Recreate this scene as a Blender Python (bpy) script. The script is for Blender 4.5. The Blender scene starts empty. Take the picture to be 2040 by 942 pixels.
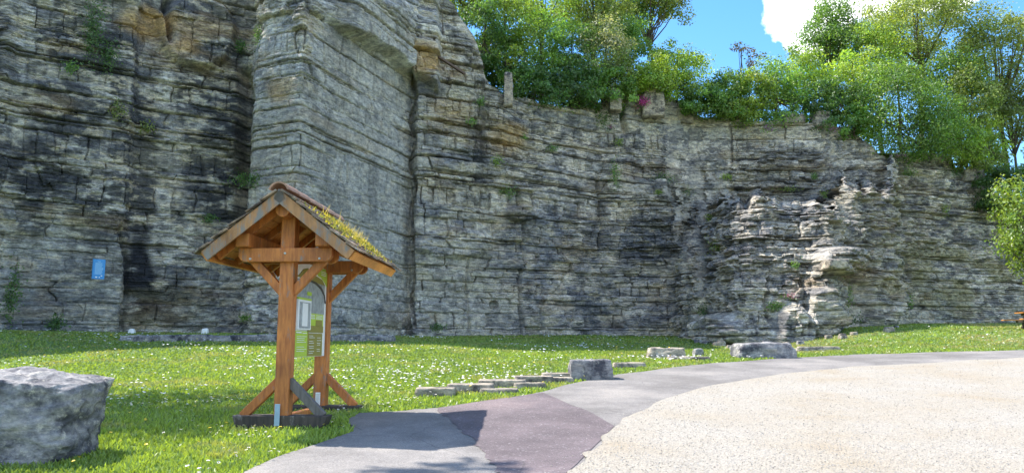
import bpy, bmesh, math, random
import numpy as np
from mathutils import Vector, Matrix

# ------------------------------------------------------------------ camera, sky, sun, exposure
SC = bpy.context.scene
COL = SC.collection
F, CU, CV, TILT, EYE = 1512.0, 1020.0, 471.0, math.radians(8.05), 1.5
CT, ST = math.cos(TILT), math.sin(TILT)
cd = bpy.data.cameras.new('camera'); cam = bpy.data.objects.new('camera', cd); COL.objects.link(cam)
cd.sensor_fit = 'HORIZONTAL'; cd.angle = 2 * math.atan(1020.0 / F); cd.clip_end = 3000; cd.clip_start = 0.05
cam.location = (0, 0, EYE); cam.rotation_euler = (math.pi / 2 + TILT, 0, 0)
SC.camera = cam
SUN = Vector((-0.66, 0.34, 1.0)).normalized()
world = bpy.data.worlds.new('World'); SC.world = world; world.use_nodes = True
wn, wl = world.node_tree.nodes, world.node_tree.links
wn.clear()
sky = wn.new('ShaderNodeTexSky'); sky.sky_type = 'NISHITA'; sky.sun_disc = False
sky.sun_elevation = math.asin(SUN.z); sky.sun_rotation = math.atan2(SUN.x, SUN.y) % (2 * math.pi)
sky.altitude = 200; sky.air_density = 1.0; sky.dust_density = 0.4; sky.ozone_density = 2.5
hs = wn.new('ShaderNodeHueSaturation'); hs.inputs['Saturation'].default_value = 1.28
tc = wn.new('ShaderNodeTexCoord')
nz = wn.new('ShaderNodeTexNoise'); nz.inputs['Scale'].default_value = 9.0; nz.inputs['Detail'].default_value = 9; nz.inputs['Roughness'].default_value = 0.55
wl.new(tc.outputs['Generated'], nz.inputs['Vector'])
def wmath(op, a, b):
    n = wn.new('ShaderNodeMath'); n.operation = op
    for i, q in enumerate((a, b)):
        if isinstance(q, (int, float)): n.inputs[i].default_value = q
        else: wl.new(q, n.inputs[i])
    return n.outputs[0]
cloud = None   # cumulus puffs round the sky: direction and angular size
for az, el, rad in ((22.8, 22.5, .055), (25.5, 24, .055), (31.5, 24, .05), (58, 24, .2), (-70, 35, .22), (110, 30, .25), (170, 38, .3), (-140, 28, .25), (-20, 50, .18)):
    a_, e_ = math.radians(az), math.radians(el); vd = wn.new('ShaderNodeVectorMath'); vd.operation = 'DISTANCE'
    wl.new(tc.outputs['Generated'], vd.inputs[0]); vd.inputs[1].default_value = (math.sin(a_) * math.cos(e_), math.cos(a_) * math.cos(e_), math.sin(e_))
    q = wmath('SUBTRACT', 1.0, wmath('DIVIDE', vd.outputs['Value'], rad)); cloud = q if cloud is None else wmath('MAXIMUM', cloud, q)
cloud = wmath('ADD', wmath('MAXIMUM', cloud, -1.0), wmath('MULTIPLY', wmath('SUBTRACT', nz.outputs[0], 0.5), 2.6))
cr = wn.new('ShaderNodeValToRGB'); cr.color_ramp.elements[0].position = 0.04; cr.color_ramp.elements[1].position = 0.22
mixc = wn.new('ShaderNodeMixRGB'); mixc.inputs[2].default_value = (7.0, 7.2, 7.5, 1)
bg = wn.new('ShaderNodeBackground'); bg.inputs['Strength'].default_value = 0.15
wo = wn.new('ShaderNodeOutputWorld')
wl.new(sky.outputs[0], hs.inputs['Color']); wl.new(hs.outputs[0], mixc.inputs[1])
wl.new(cloud, cr.inputs[0])
wl.new(cr.outputs[0], mixc.inputs[0]); wl.new(mixc.outputs[0], bg.inputs[0]); wl.new(bg.outputs[0], wo.inputs[0])
sl = bpy.data.lights.new('sun', 'SUN'); sl.energy = 4.2; sl.angle = math.radians(0.55); sl.color = (1.0, 0.955, 0.88)
so = bpy.data.objects.new('sun', sl); COL.objects.link(so); so.rotation_euler = SUN.to_track_quat('Z', 'Y').to_euler(); so.location = (-30, 30, 60)
SC.view_settings.view_transform = 'Standard'; SC.view_settings.look = 'None'
SC.view_settings.gamma = 1; SC.view_settings.exposure = 1.28
SC.render.engine = 'CYCLES'; SC.cycles.max_bounces = 6; SC.cycles.diffuse_bounces = 4; SC.cycles.transmission_bounces = 4
SC.cycles.use_denoising = True

# ------------------------------------------------------------------ maths helpers
def ray(u, v):
    a, b = (u - CU) / F, -(v - CV) / F
    return np.array([a, CT - b * ST, ST + b * CT])
def at(u, v, Y):
    r = ray(u, v); k = Y / r[1]
    return np.array([r[0] * k, Y, EYE + r[2] * k])
def proj(X, Y, Z):
    dz = Z - EYE; dep = Y * CT + dz * ST; up = -Y * ST + dz * CT
    dep = np.maximum(dep, 1e-3)
    return CU + F * X / dep, CV - F * up / dep
def sm(a, b, x):
    t = np.clip((x - a) / (b - a), 0, 1); return t * t * (3 - 2 * t)
def hsh(a, b=0, c=0, seed=0):
    a = np.asarray(a).astype(np.int64); b = np.asarray(b).astype(np.int64); c = np.asarray(c).astype(np.int64)
    h = (a * 73856093) ^ (b * 19349663) ^ (c * 83492791) ^ (seed * 2654435761)
    h = (h ^ (h >> 13)) * 1274126177 & 0xFFFFFFFF
    h = (h ^ (h >> 16)) * 2246822519 & 0xFFFFFFFF
    return ((h ^ (h >> 15)) & 0xFFFFFF) / float(0xFFFFFF)
def vn(x, y, z=0.0, seed=0):
    x, y, z = np.broadcast_arrays(np.asarray(x, float), np.asarray(y, float), np.asarray(z, float))
    xi, yi, zi = np.floor(x), np.floor(y), np.floor(z)
    fx, fy, fz = x - xi, y - yi, z - zi
    fx, fy, fz = [t * t * (3 - 2 * t) for t in (fx, fy, fz)]
    r = 0
    for i in (0, 1):
        for j in (0, 1):
            for k in (0, 1):
                r = r + hsh(xi + i, yi + j, zi + k, seed) * (fx if i else 1 - fx) * (fy if j else 1 - fy) * (fz if k else 1 - fz)
    return r * 2 - 1
def fbm(x, y, z=0.0, seed=0, o=4, g=0.5):
    r, a, n = 0, 1.0, 0
    for i in range(o):
        r = r + a * vn(x * 2 ** i, y * 2 ** i, np.asarray(z) * 2 ** i, seed + i * 17); n += a; a *= g
    return r / n
def inpoly(px, py, poly):
    c = np.zeros(len(px), bool); n = len(poly)
    for i in range(n):
        x1, y1 = poly[i][:2]; x2, y2 = poly[i - 1][:2]
        if y1 == y2: continue
        c ^= ((y1 > py) != (y2 > py)) & (px < (x2 - x1) * (py - y1) / (y2 - y1) + x1)
    return c

# ------------------------------------------------------------------ object helpers
def link(o, parent=None):
    COL.objects.link(o)
    if parent is not None: o.parent = parent
    return o
def tag(o, label=None, cat=None, group=None, kind=None):
    if label: o['label'] = label
    if cat: o['category'] = cat
    if group: o['group'] = group
    if kind: o['kind'] = kind
    return o
def np_mesh(name, V, Fc, smooth=False):
    V = np.asarray(V, np.float32); Fc = np.asarray(Fc, np.int32); k = Fc.shape[1]
    me = bpy.data.meshes.new(name)
    me.vertices.add(len(V)); me.vertices.foreach_set('co', V.ravel())
    me.loops.add(Fc.size); me.loops.foreach_set('vertex_index', Fc.ravel())
    me.polygons.add(len(Fc)); me.polygons.foreach_set('loop_start', np.arange(0, Fc.size, k, dtype=np.int32))
    me.polygons.foreach_set('loop_total', np.full(len(Fc), k, np.int32))
    me.polygons.foreach_set('use_smooth', np.full(len(Fc), smooth))
    me.update(calc_edges=True)
    return me
def set_col(me, C, name='col'):
    a = me.color_attributes.new(name, 'FLOAT_COLOR', 'POINT')
    C = np.concatenate([C, np.ones((len(C), 1))], 1).astype(np.float32); a.data.foreach_set('color', C.ravel())
def obj(name, me, mat, parent=None):
    o = bpy.data.objects.new(name, me)
    if mat is not None: me.materials.append(mat)
    return link(o, parent)
def empty(name, loc, rz=0):
    o = bpy.data.objects.new(name, None); o.location = loc; o.rotation_euler = (0, 0, rz); o.empty_display_size = 0.2
    return link(o)
def bm_obj(name, bm, mat, parent=None, smooth=False):
    bmesh.ops.recalc_face_normals(bm, faces=bm.faces)
    me = bpy.data.meshes.new(name); bm.to_mesh(me); bm.free()
    if smooth: me.polygons.foreach_set('use_smooth', [True] * len(me.polygons))
    return obj(name, me, mat, parent)
def prism(pts, axis_vec, bev=0.008):
    """closed prism: polygon pts (3D) swept along axis_vec"""
    bm = bmesh.new(); a = [bm.verts.new(p) for p in pts]; d = Vector(axis_vec)
    b = [bm.verts.new(Vector(p) + d) for p in pts]; n = len(pts)
    bm.faces.new(a); bm.faces.new(b[::-1])
    for i in range(n): bm.faces.new((a[i], b[i], b[(i + 1) % n], a[(i + 1) % n]))
    bmesh.ops.recalc_face_normals(bm, faces=bm.faces)
    if bev: bmesh.ops.bevel(bm, geom=list(bm.edges), offset=bev, segments=2, affect='EDGES', profile=0.6)
    return bm
def box(x0, x1, y0, y1, z0, z1, bev=0.008):
    return prism([(x0, y0, z0), (x1, y0, z0), (x1, y0, z1), (x0, y0, z1)], (0, y1 - y0, 0), bev)
def beam(p0, p1, w, h, side, bev=0.008):
    """box along p0->p1; w along 'side', h across"""
    p0, p1 = Vector(p0), Vector(p1); d = (p1 - p0).normalized(); s = Vector(side).normalized(); s = (s - d * s.dot(d)).normalized()
    t = d.cross(s); a = s * (w / 2); b = t * (h / 2)
    return prism([p0 - a - b, p0 + a - b, p0 + a + b, p0 - a + b], p1 - p0, bev)

# ------------------------------------------------------------------ material helpers
def mat_new(name):
    m = bpy.data.materials.new(name); m.use_nodes = True
    nt = m.node_tree; return m, nt, nt.nodes['Principled BSDF'], nt.nodes['Material Output']
def nd(nt, t, **k):
    n = nt.nodes.new('ShaderNode' + t)
    for a, b in k.items():
        if a in n.inputs: n.inputs[a].default_value = b
        else: setattr(n, a, b)
    return n
def ramp(nt, fac, stops):
    r = nd(nt, 'ValToRGB'); e = r.color_ramp.elements
    while len(e) < len(stops): e.new(0.5)
    for i, (p, c) in enumerate(stops):
        e[i].position = p; e[i].color = (*c, 1) if len(c) == 3 else c
    nt.links.new(fac, r.inputs[0]); return r.outputs[0]
def noise(nt, scale, detail=6, rough=0.55, vec=None, stretch=None, coord='Object'):
    n = nd(nt, 'TexNoise', Scale=scale, Detail=detail, Roughness=rough)
    if vec is None:
        t = nd(nt, 'TexCoord'); vec = t.outputs[coord]
    if stretch:
        m = nd(nt, 'Mapping'); m.inputs['Scale'].default_value = stretch; nt.links.new(vec, m.inputs[0]); vec = m.outputs[0]
    nt.links.new(vec, n.inputs['Vector']); return n.outputs[0]
def mix(nt, a, b, fac, mode='MIX'):
    m = nd(nt, 'MixRGB', blend_type=mode)
    for s, i in ((fac, 0), (a, 1), (b, 2)):
        if hasattr(s, 'links') or hasattr(s, 'is_linked'): nt.links.new(s, m.inputs[i])
        else: m.inputs[i].default_value = s if i == 0 else (*s, 1)
    return m.outputs[0]
def bump(nt, bs, h, strength, dist):
    b = nd(nt, 'Bump', Strength=strength, Distance=dist); nt.links.new(h, b.inputs['Height']); nt.links.new(b.outputs[0], bs.inputs['Normal'])
def attr(nt, name='col'):
    return nd(nt, 'Attribute', attribute_name=name).outputs['Color']

def rock_mat(name, use_attr, tint=(0.25, 0.24, 0.24)):
    m, nt, b, o = mat_new(name)
    base = attr(nt) if use_attr else None
    n1 = noise(nt, 3.0, 10, 0.72, stretch=(1, 1, 2.4)); n2 = noise(nt, 14.0, 6, 0.75, stretch=(1, 1, 1.6)); n3 = noise(nt, 1.1, 4, 0.6)
    v = ramp(nt, n1, [(0.33, (0.48, 0.49, 0.52)), (0.48, (0.97, 0.97, 0.97)), (0.66, (1.6, 1.55, 1.45))])
    f = ramp(nt, n2, [(0.34, (0.50, 0.50, 0.53)), (0.5, (1, 1, 1)), (0.64, (1.5, 1.46, 1.38))])
    if base is None:
        n4 = noise(nt, 2.6, 7, 0.7); base = mix(nt, tint, (tint[0] * 0.28, tint[1] * 0.29, tint[2] * 0.34), ramp(nt, n4, [(0.47, (0, 0, 0)), (0.60, (1, 1, 1))]))
        lich = ramp(nt, noise(nt, 5.5, 8, 0.75), [(0.56, (0, 0, 0)), (0.64, (1, 1, 1))])
        base = mix(nt, base, (0.40, 0.375, 0.33), lich)
    c = mix(nt, base, v, 1.0, 'MULTIPLY'); c = mix(nt, c, f, 0.65, 'MULTIPLY')
    nt.links.new(c, b.inputs['Base Color']); b.inputs['Roughness'].default_value = 0.92; b.inputs['Specular IOR Level'].default_value = 0.25
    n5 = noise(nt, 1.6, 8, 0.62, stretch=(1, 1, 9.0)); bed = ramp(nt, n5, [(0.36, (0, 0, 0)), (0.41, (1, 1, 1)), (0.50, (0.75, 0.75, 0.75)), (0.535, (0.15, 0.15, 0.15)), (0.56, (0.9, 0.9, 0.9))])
    hsum = mix(nt, n1, n2, 0.22)
    if use_attr:
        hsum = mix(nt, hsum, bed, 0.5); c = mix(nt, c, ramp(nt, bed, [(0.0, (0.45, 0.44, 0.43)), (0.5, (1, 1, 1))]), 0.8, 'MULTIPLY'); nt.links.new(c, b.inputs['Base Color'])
    bump(nt, b, hsum, 0.7, 0.08)
    return m
def wood_mat(name, c1, c2, worn=0.0):
    m, nt, b, o = mat_new(name)
    g = noise(nt, 5.0, 8, 0.65, stretch=(5, 5, 0.7)); k = noise(nt, 2.2, 3, 0.5); w = noise(nt, 9.0, 7, 0.7, stretch=(1, 1, 0.35))
    c = ramp(nt, g, [(0.3, c2), (0.62, c1)])
    c = mix(nt, c, ramp(nt, k, [(0.35, (0.72, 0.7, 0.7)), (0.7, (1.15, 1.12, 1.1))]), 1.0, 'MULTIPLY')
    if worn > 0: c = mix(nt, c, (0.21, 0.185, 0.165), ramp(nt, w, [(0.62 - worn * 0.3, (0, 0, 0)), (0.72 - worn * 0.25, (1, 1, 1))]))
    nt.links.new(c, b.inputs['Base Color']); b.inputs['Roughness'].default_value = 0.6
    bump(nt, b, g, 0.35, 0.01); return m
def plain(name, c, rough=0.6, var=0.15, scale=20.0):
    m, nt, b, o = mat_new(name)
    n = noise(nt, scale, 5, 0.6)
    lo = tuple(x * (1 - var) for x in c); hi = tuple(min(1, x * (1 + var)) for x in c)
    nt.links.new(ramp(nt, n, [(0.3, lo), (0.7, hi)]), b.inputs['Base Color']); b.inputs['Roughness'].default_value = rough
    return m
def leaf_mat(name, trans=0.45, sat=1.0):
    m, nt, b, o = mat_new(name)
    nt.nodes.remove(b); c = attr(nt)
    oi = nd(nt, 'ObjectInfo'); hv = nd(nt, 'HueSaturation', Saturation=sat)
    mr = nd(nt, 'MapRange'); mr.inputs['To Min'].default_value = 0.85; mr.inputs['To Max'].default_value = 1.2
    nt.links.new(oi.outputs['Random'], mr.inputs[0]); nt.links.new(mr.outputs[0], hv.inputs['Value']); nt.links.new(c, hv.inputs['Color'])
    d = nd(nt, 'BsdfDiffuse'); t = nd(nt, 'BsdfTranslucent'); g = nd(nt, 'BsdfGlossy', Roughness=0.45)
    tcx = mix(nt, hv.outputs[0], (1.35, 1.25, 0.55), 1.0, 'MULTIPLY')
    nt.links.new(hv.outputs[0], d.inputs[0]); nt.links.new(tcx, t.inputs[0])
    s = nd(nt, 'MixShader', Fac=trans); nt.links.new(d.outputs[0], s.inputs[1]); nt.links.new(t.outputs[0], s.inputs[2])
    s2 = nd(nt, 'MixShader', Fac=0.05); nt.links.new(s.outputs[0], s2.inputs[1]); nt.links.new(g.outputs[0], s2.inputs[2])
    nt.links.new(s2.outputs[0], o.inputs['Surface']); return m

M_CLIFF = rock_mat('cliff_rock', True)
M_ROCK = rock_mat('boulder_rock', False)
M_PALE = rock_mat('pale_rock', False, (0.33, 0.285, 0.225))
M_WOOD = wood_mat('stained_wood', (0.60, 0.215, 0.048), (0.31, 0.090, 0.022), 0.14)
M_WOODL = wood_mat('light_stained_wood', (0.78, 0.34, 0.075), (0.52, 0.19, 0.04), 0.0)
M_GREYW = wood_mat('weathered_wood', (0.17, 0.15, 0.135), (0.085, 0.075, 0.07), 0.35)
M_BARGE = wood_mat('half_weathered_wood', (0.45, 0.23, 0.09), (0.28, 0.13, 0.05), 0.45)
M_BASEW = wood_mat('dark_weathered_wood', (0.075, 0.055, 0.045), (0.025, 0.02, 0.018), 0.12)
M_TILE = rock_mat('roof_tile_stone', False, (0.30, 0.22, 0.16))
M_RIDGE = plain('ridge_tile_clay', (0.33, 0.19, 0.13), 0.85, 0.35, 8)
M_LEAF = leaf_mat('leaves', 0.55); M_GRASS = leaf_mat('grass_blades', 0.48)
M_BARK = plain('bark', (0.09, 0.07, 0.05), 0.95, 0.4, 6)
M_WHITE = plain('white_print', (0.80, 0.80, 0.78), 0.4, 0.04)
M_LIME = plain('lime_print', (0.42, 0.56, 0.05), 0.45, 0.06)
M_OLIVE = plain('olive_print', (0.26, 0.22, 0.045), 0.45, 0.06)
M_GREYP = plain('grey_print', (0.30, 0.32, 0.33), 0.5, 0.35, 14)
M_DARKP = plain('dark_print', (0.05, 0.045, 0.04), 0.5, 0.3)
M_BLUE = plain('blue_enamel', (0.03, 0.26, 0.62), 0.4, 0.06); M_PBLUE = plain('pale_blue_print', (0.30, 0.58, 0.85), 0.4, 0.05)
M_PLATE = plain('pale_blue_plate', (0.30, 0.42, 0.52), 0.4, 0.1); M_METAL = plain('steel', (0.45, 0.45, 0.44), 0.35, 0.2)
M_RUST = plain('rusty_steel', (0.11, 0.07, 0.055), 0.8, 0.4, 15)

# ------------------------------------------------------------------ terrain
BASE = [(-350, 640, 20.5), (-150, 652, 23), (0, 659, 25), (240, 662, 27.8), (478, 665, 29.8), (595, 668, 27.2), (700, 669, 31), (820, 669, 35), (1040, 668, 36.8),
        (1195, 668, 39.3), (1340, 669, 39.5), (1390, 675, 35.5), (1470, 689, 32.0), (1560, 683, 32.5), (1660, 668, 32.6), (1790, 646, 39), (1810, 645, 42), (2040, 641, 46), (2300, 636, 51), (2700, 630, 62)]
cp = [at(*b) for b in BASE] + [at(2030, 656, 33), at(1700, 694, 26), at(1350, 700, 27)]
cp += [np.array([x, y, 0.06 * y]) for x in (-24, -12, 0, 12, 26) for y in (2, 9, 14.5)] + [np.array([x, y, 0.06 * y]) for x, y in ((-4, 19), (4, 19), (12, 20), (20, 21))]
cp = np.array(cp); PX = cp[:, :2]; RZ = cp[:, 2] - 0.06 * cp[:, 1]
def kern(d): return np.sqrt(d * d + 9.0)
_K = kern(np.linalg.norm(PX[:, None] - PX[None], axis=2)) ; _W = np.linalg.solve(_K + 1e-6 * np.eye(len(PX)), RZ)
def gz(x, y):
    x = np.asarray(x, float); y = np.asarray(y, float); sh = np.broadcast(x, y).shape
    x, y = [np.broadcast_to(t, sh).ravel() for t in (x, y)]
    xc, yc = np.clip(x, -30, 45), np.clip(y, 1, 64)
    r = np.zeros(len(x))
    for i in range(0, len(x), 100000):
        d = np.sqrt((xc[i:i + 100000, None] - PX[:, 0]) ** 2 + (yc[i:i + 100000, None] - PX[:, 1]) ** 2)
        r[i:i + 100000] = kern(d) @ _W
    return (0.06 * np.clip(y, -20, 70) + r + 0.012 * vn(x * 1.1, y * 1.1, 0, 5)).reshape(sh)
def ground_at(u, v):
    r = ray(u, v); k = np.linspace(2.5, 70, 2700); P = np.outer(k, r) + np.array([0, 0, EYE])
    z = gz(P[:, 0], P[:, 1]); i = np.argmax(P[:, 2] < z)
    if not (P[:, 2] < z).any(): i = len(k) - 1
    return np.array([P[i, 0], P[i, 1], z[i]])
def grid_obj(name, X, Y, Z, mat, kind='structure'):
    n, m = X.shape; V = np.stack([X, Y, Z], -1).reshape(-1, 3); I = np.arange(n * m).reshape(n, m)
    Q = np.stack([I[:-1, :-1], I[:-1, 1:], I[1:, 1:], I[1:, :-1]], -1).reshape(-1, 4)
    o = obj(name, np_mesh(name, V, Q, True), mat); tag(o, kind=kind); return o

m, nt, b, o_ = mat_new('lawn_soil')
g1 = noise(nt, 0.5, 5, 0.6); g2 = noise(nt, 9.0, 6, 0.7)
c = ramp(nt, g1, [(0.35, (0.085, 0.150, 0.025)), (0.65, (0.12, 0.185, 0.035))])
c = mix(nt, c, (0.13, 0.12, 0.06), ramp(nt, g2, [(0.60, (0, 0, 0)), (0.78, (0.8, 0.8, 0.8))]))
nt.links.new(c, b.inputs['Base Color']); b.inputs['Roughness'].default_value = 1; bump(nt, b, g2, 0.8, 0.04); M_LAWN = m
def asphalt(name, c0, c1, spk):
    m, nt, b, o = mat_new(name)
    a = noise(nt, 0.9, 6, 0.65); f = noise(nt, 75, 3, 0.8); vo = nd(nt, 'TexVoronoi', Scale=48.0); t = nd(nt, 'TexCoord'); nt.links.new(t.outputs['Object'], vo.inputs['Vector'])
    c = ramp(nt, a, [(0.3, c0), (0.7, c1)]); c = mix(nt, c, ramp(nt, f, [(0.35, (0.62, 0.62, 0.62)), (0.66, (1.4, 1.4, 1.4))]), 1.0, 'MULTIPLY')
    c = mix(nt, c, spk, ramp(nt, vo.outputs['Color'], [(0.80, (0, 0, 0)), (0.9, (0.55, 0.55, 0.55))]))
    st = noise(nt, 0.45, 8, 0.7); c = mix(nt, c, ramp(nt, st, [(0.40, (0.78, 0.77, 0.76)), (0.52, (1, 1, 1)), (0.62, (1.22, 1.20, 1.16))]), 1.0, 'MULTIPLY')
    vc = nd(nt, 'TexVoronoi', Scale=0.55, feature='DISTANCE_TO_EDGE'); wv = nd(nt, 'MixRGB', Fac=0.25); t2 = nd(nt, 'TexCoord'); nz2 = nd(nt, 'TexNoise', Scale=2.5, Detail=6.0); nt.links.new(t2.outputs['Object'], nz2.inputs['Vector'])
    nt.links.new(t2.outputs['Object'], wv.inputs[1]); nt.links.new(nz2.outputs['Color'], wv.inputs[2]); nt.links.new(wv.outputs[0], vc.inputs['Vector'])
    c = mix(nt, c, (0.055, 0.05, 0.045), ramp(nt, vc.outputs['Distance'], [(0.0, (0.55, 0.55, 0.55)), (0.004, (0, 0, 0))]))
    nt.links.new(c, b.inputs['Base Color']); b.inputs['Roughness'].default_value = 0.9; bump(nt, b, f, 0.5, 0.006); return m
M_ASPH = asphalt('grey_asphalt', (0.165, 0.150, 0.138), (0.225, 0.205, 0.188), (0.30, 0.285, 0.27))
M_PURP = asphalt('purple_asphalt', (0.105, 0.082, 0.086), (0.150, 0.115, 0.118), (0.30, 0.27, 0.27))
m, nt, b, o_ = mat_new('pale_gravel')
a = noise(nt, 0.7, 6, 0.6); f = noise(nt, 60, 4, 0.75); vo = nd(nt, 'TexVoronoi', Scale=64.0); t = nd(nt, 'TexCoord'); nt.links.new(t.outputs['Object'], vo.inputs['Vector'])
c = ramp(nt, a, [(0.38, (0.352, 0.318, 0.268)), (0.58, (0.34, 0.295, 0.232)), (0.74, (0.322, 0.26, 0.18))])
c = mix(nt, c, ramp(nt, vo.outputs['Color'], [(0.12, (0.66, 0.66, 0.68)), (0.45, (1, 1, 1)), (0.9, (1.12, 1.12, 1.1))]), 0.8, 'MULTIPLY')
c = mix(nt, c, ramp(nt, f, [(0.3, (0.6, 0.6, 0.6)), (0.6, (1.12, 1.12, 1.12))]), 0.8, 'MULTIPLY')
nt.links.new(c, b.inputs['Base Color']); b.inputs['Roughness'].default_value = 0.95; bump(nt, b, vo.outputs['Distance'], 0.7, 0.012); M_GRAV = m

gx = np.unique(np.concatenate([np.linspace(-150, -24, 22), np.arange(-24, 30, 0.3), np.linspace(30, 160, 22)]))
gy = np.unique(np.concatenate([np.linspace(-80, 3, 20), np.arange(3, 22, 0.25), np.arange(22, 50, 0.6), np.linspace(50, 170, 16)]))
GX, GY = np.meshgrid(gx, gy)
grid_obj('ground', GX, GY, gz(GX, GY) - 0.004, M_LAWN)

def resample(P, n):
    P = np.array(P); s = np.concatenate([[0], np.cumsum(np.linalg.norm(np.diff(P, axis=0), axis=1))]); t = np.linspace(0, s[-1], n)
    return np.stack([np.interp(t, s, P[:, k]) for k in range(P.shape[1])], 1)
def curve_pts(px): return np.array([ground_at(u, v)[:2] for u, v in px])
def dens(P, k):   # k points per segment, keeping indices matched
    return np.concatenate([P[i] + (P[i + 1] - P[i]) * np.linspace(0, 1, k, endpoint=False)[:, None] for i in range(len(P) - 1)] + [P[-1:]])
A_px = [(330, 1020), (480, 944), (560, 908), (640, 882), (702, 860), (692, 836), (716, 823), (790, 819), (870, 813), (940, 803), (1010, 794), (1080, 781), (1130, 766), (1230, 746), (1350, 731), (1500, 718), (1700, 706), (2040, 697), (2400, 690)]
B_px = [(760, 1150), (820, 1110), (880, 1070), (950, 1040), (1010, 1010), (1060, 985), (1100, 965), (1130, 945), (1150, 925), (1175, 900), (1205, 870), (1225, 850), (1260, 825), (1330, 795), (1420, 768), (1560, 746), (1700, 731), (2040, 712), (2400, 702)]
PA, PB = dens(curve_pts(A_px), 12), dens(curve_pts(B_px), 12)
rag = 0.05 * vn(np.arange(len(PA)) * 0.7, 3.3, 0, 2)
PA = PA + rag[:, None] * np.array([0.3, 1.0]); PB = PB + (0.07 * vn(np.arange(len(PB)) * 0.21, 8.3, 0, 4))[:, None] * np.array([0.7, -0.7])
def loft(name, L, R, n, dz, mat):
    t = np.linspace(0, 1, n)[None, :, None]; P = L[:, None] * (1 - t) + R[:, None] * t
    return grid_obj(name, P[..., 0], P[..., 1], gz(P[..., 0], P[..., 1]) + dz, mat)
loft('path', PA, PB, 24, 0.006, M_ASPH)
LL = dens(curve_pts([(868, 814), (903, 845), (935, 872), (965, 906), (994, 944), (1015, 990)]), 10); RR = dens(curve_pts([(1080, 782.5), (1160, 815), (1224, 850), (1189, 886), (1150, 925), (1098, 970)]), 10)
LL = LL + 0.03 * vn(np.arange(len(LL)) * 0.8, 1, 0, 9)[:, None]
loft('path_patch', LL, RR, 30, 0.012, M_PURP)
CC = np.stack([np.linspace(3, 60, len(PB)), np.linspace(-6, 14, len(PB))], 1)
tt = np.linspace(0, 1, 60)[None, :, None] ** 1.6; GP = PB[:, None] * (1 - tt) + CC[:, None] * tt
grid_obj('gravel_lot', GP[..., 0], GP[..., 1], gz(GP[..., 0], GP[..., 1]) + 0.016, M_GRAV)
POLY_PAVED = list(PA) + [CC[-1], CC[0]]

# ------------------------------------------------------------------ cliff
PLAN = [(-350, 600, 20.5), (0, 560, 25), (238, 580, 27.0), (250, 580, 27.6), (470, 400, 29.6), (490, 300, 29.8), (500, 300, 28.2), (594, 300, 27.0), (601, 300, 27.2), (818, 400, 35.4), (829, 400, 34.6),
        (1038, 500, 36.8), (1195, 500, 39.3), (1335, 500, 39.7), (1386, 520, 36.0), (1399, 520, 36.3), (1465, 600, 32.8), (1560, 600, 33.4), (1655, 600, 33.0), (1700, 600, 36.8), (1790, 560, 38.2), (1801, 560, 42.3), (2040, 560, 46), (2300, 560, 51), (2700, 560, 62)]
pl = np.array([at(*p)[:2] for p in PLAN])
dp = dens(pl, 200); ub = proj(dp[:, 0], dp[:, 1], 4.0)[0]
du = np.abs(np.diff(ub)); dsg = np.linalg.norm(np.diff(dp, axis=0), axis=1)
inf = ((ub[1:] > -30) & (ub[1:] < 2075)).astype(float)
w = np.concatenate([[0], np.cumsum(inf * (du / 1.9 + dsg / 0.16) + (1 - inf) * dsg / 0.5)])
NC = int(w[-1]); tt = np.linspace(0, w[-1], NC)
cx, cy = np.interp(tt, w, dp[:, 0]), np.interp(tt, w, dp[:, 1])
cs = np.concatenate([[0], np.cumsum(np.hypot(np.diff(cx), np.diff(cy)))])
def smooth1(a, sig):
    ss = np.arange(0, cs[-1], 0.1); f = np.interp(ss, cs, a); k = np.exp(-0.5 * (np.arange(-40, 41) * 0.1 / sig) ** 2); k /= k.sum()
    return np.interp(cs, ss, np.convolve(np.pad(f, 40, 'edge'), k, 'valid'))
cx, cy = 0.25 * cx + 0.75 * smooth1(cx, 0.15), 0.25 * cy + 0.75 * smooth1(cy, 0.15)
tx, ty = np.gradient(smooth1(cx, 0.7), cs), np.gradient(smooth1(cy, 0.7), cs); tn = np.hypot(tx, ty); nx, ny = ty / tn, -tx / tn
cu = proj(cx, cy, 4.0)[0]
rdx, rdy = -cx / np.hypot(cx, cy), -cy / np.hypot(cx, cy)   # ledges step back towards the hill
zb = gz(cx, cy) - 0.5
LEAN = np.interp(cu, [-350, 480, 600, 820, 1040, 1200, 1340, 1400, 1660, 1700, 1800, 2040], [.02, .02, .03, .05, .09, .11, .11, .12, .12, .17, .20, .22])
WIN = sm(1225, 1300, cu) * (1 - sm(1786, 1803, cu)); WIN2 = sm(1335, 1385, cu) * (1 - sm(1660, 1720, cu))
TER = 1.1 * fbm(cs * 0.35, 4.0, 0, 15, 3) + 0.5 * fbm(cs * 1.4, 9.0, 0, 16, 2)
SLO = 0.80 + 0.35 * vn(cs * 0.5, 6.0, 0, 18)
TERR = np.maximum(0.3, np.interp(cu, [1195, 1300, 1400, 1700, 1790, 1801], [41.2, 42.2, 42.8, 43.2, 43.4, 44]) - cy - LEAN * 7 - WIN2 * SLO * 4.4)
TW = sm(990, 1060, cu)
def setback(h, U):
    s = LEAN[None, :] * np.maximum(h, 0) + WIN[None] * TERR[None] * sm(6.4, 8.4, h + TER[None]) + WIN2[None] * SLO[None] * np.clip(h - 1.8 - .5 * TER[None], 0, 4.8)
    return s + TW[None] * 1.2 * sm(8.2, 10.5, h) * (1 - WIN[None])
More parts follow.
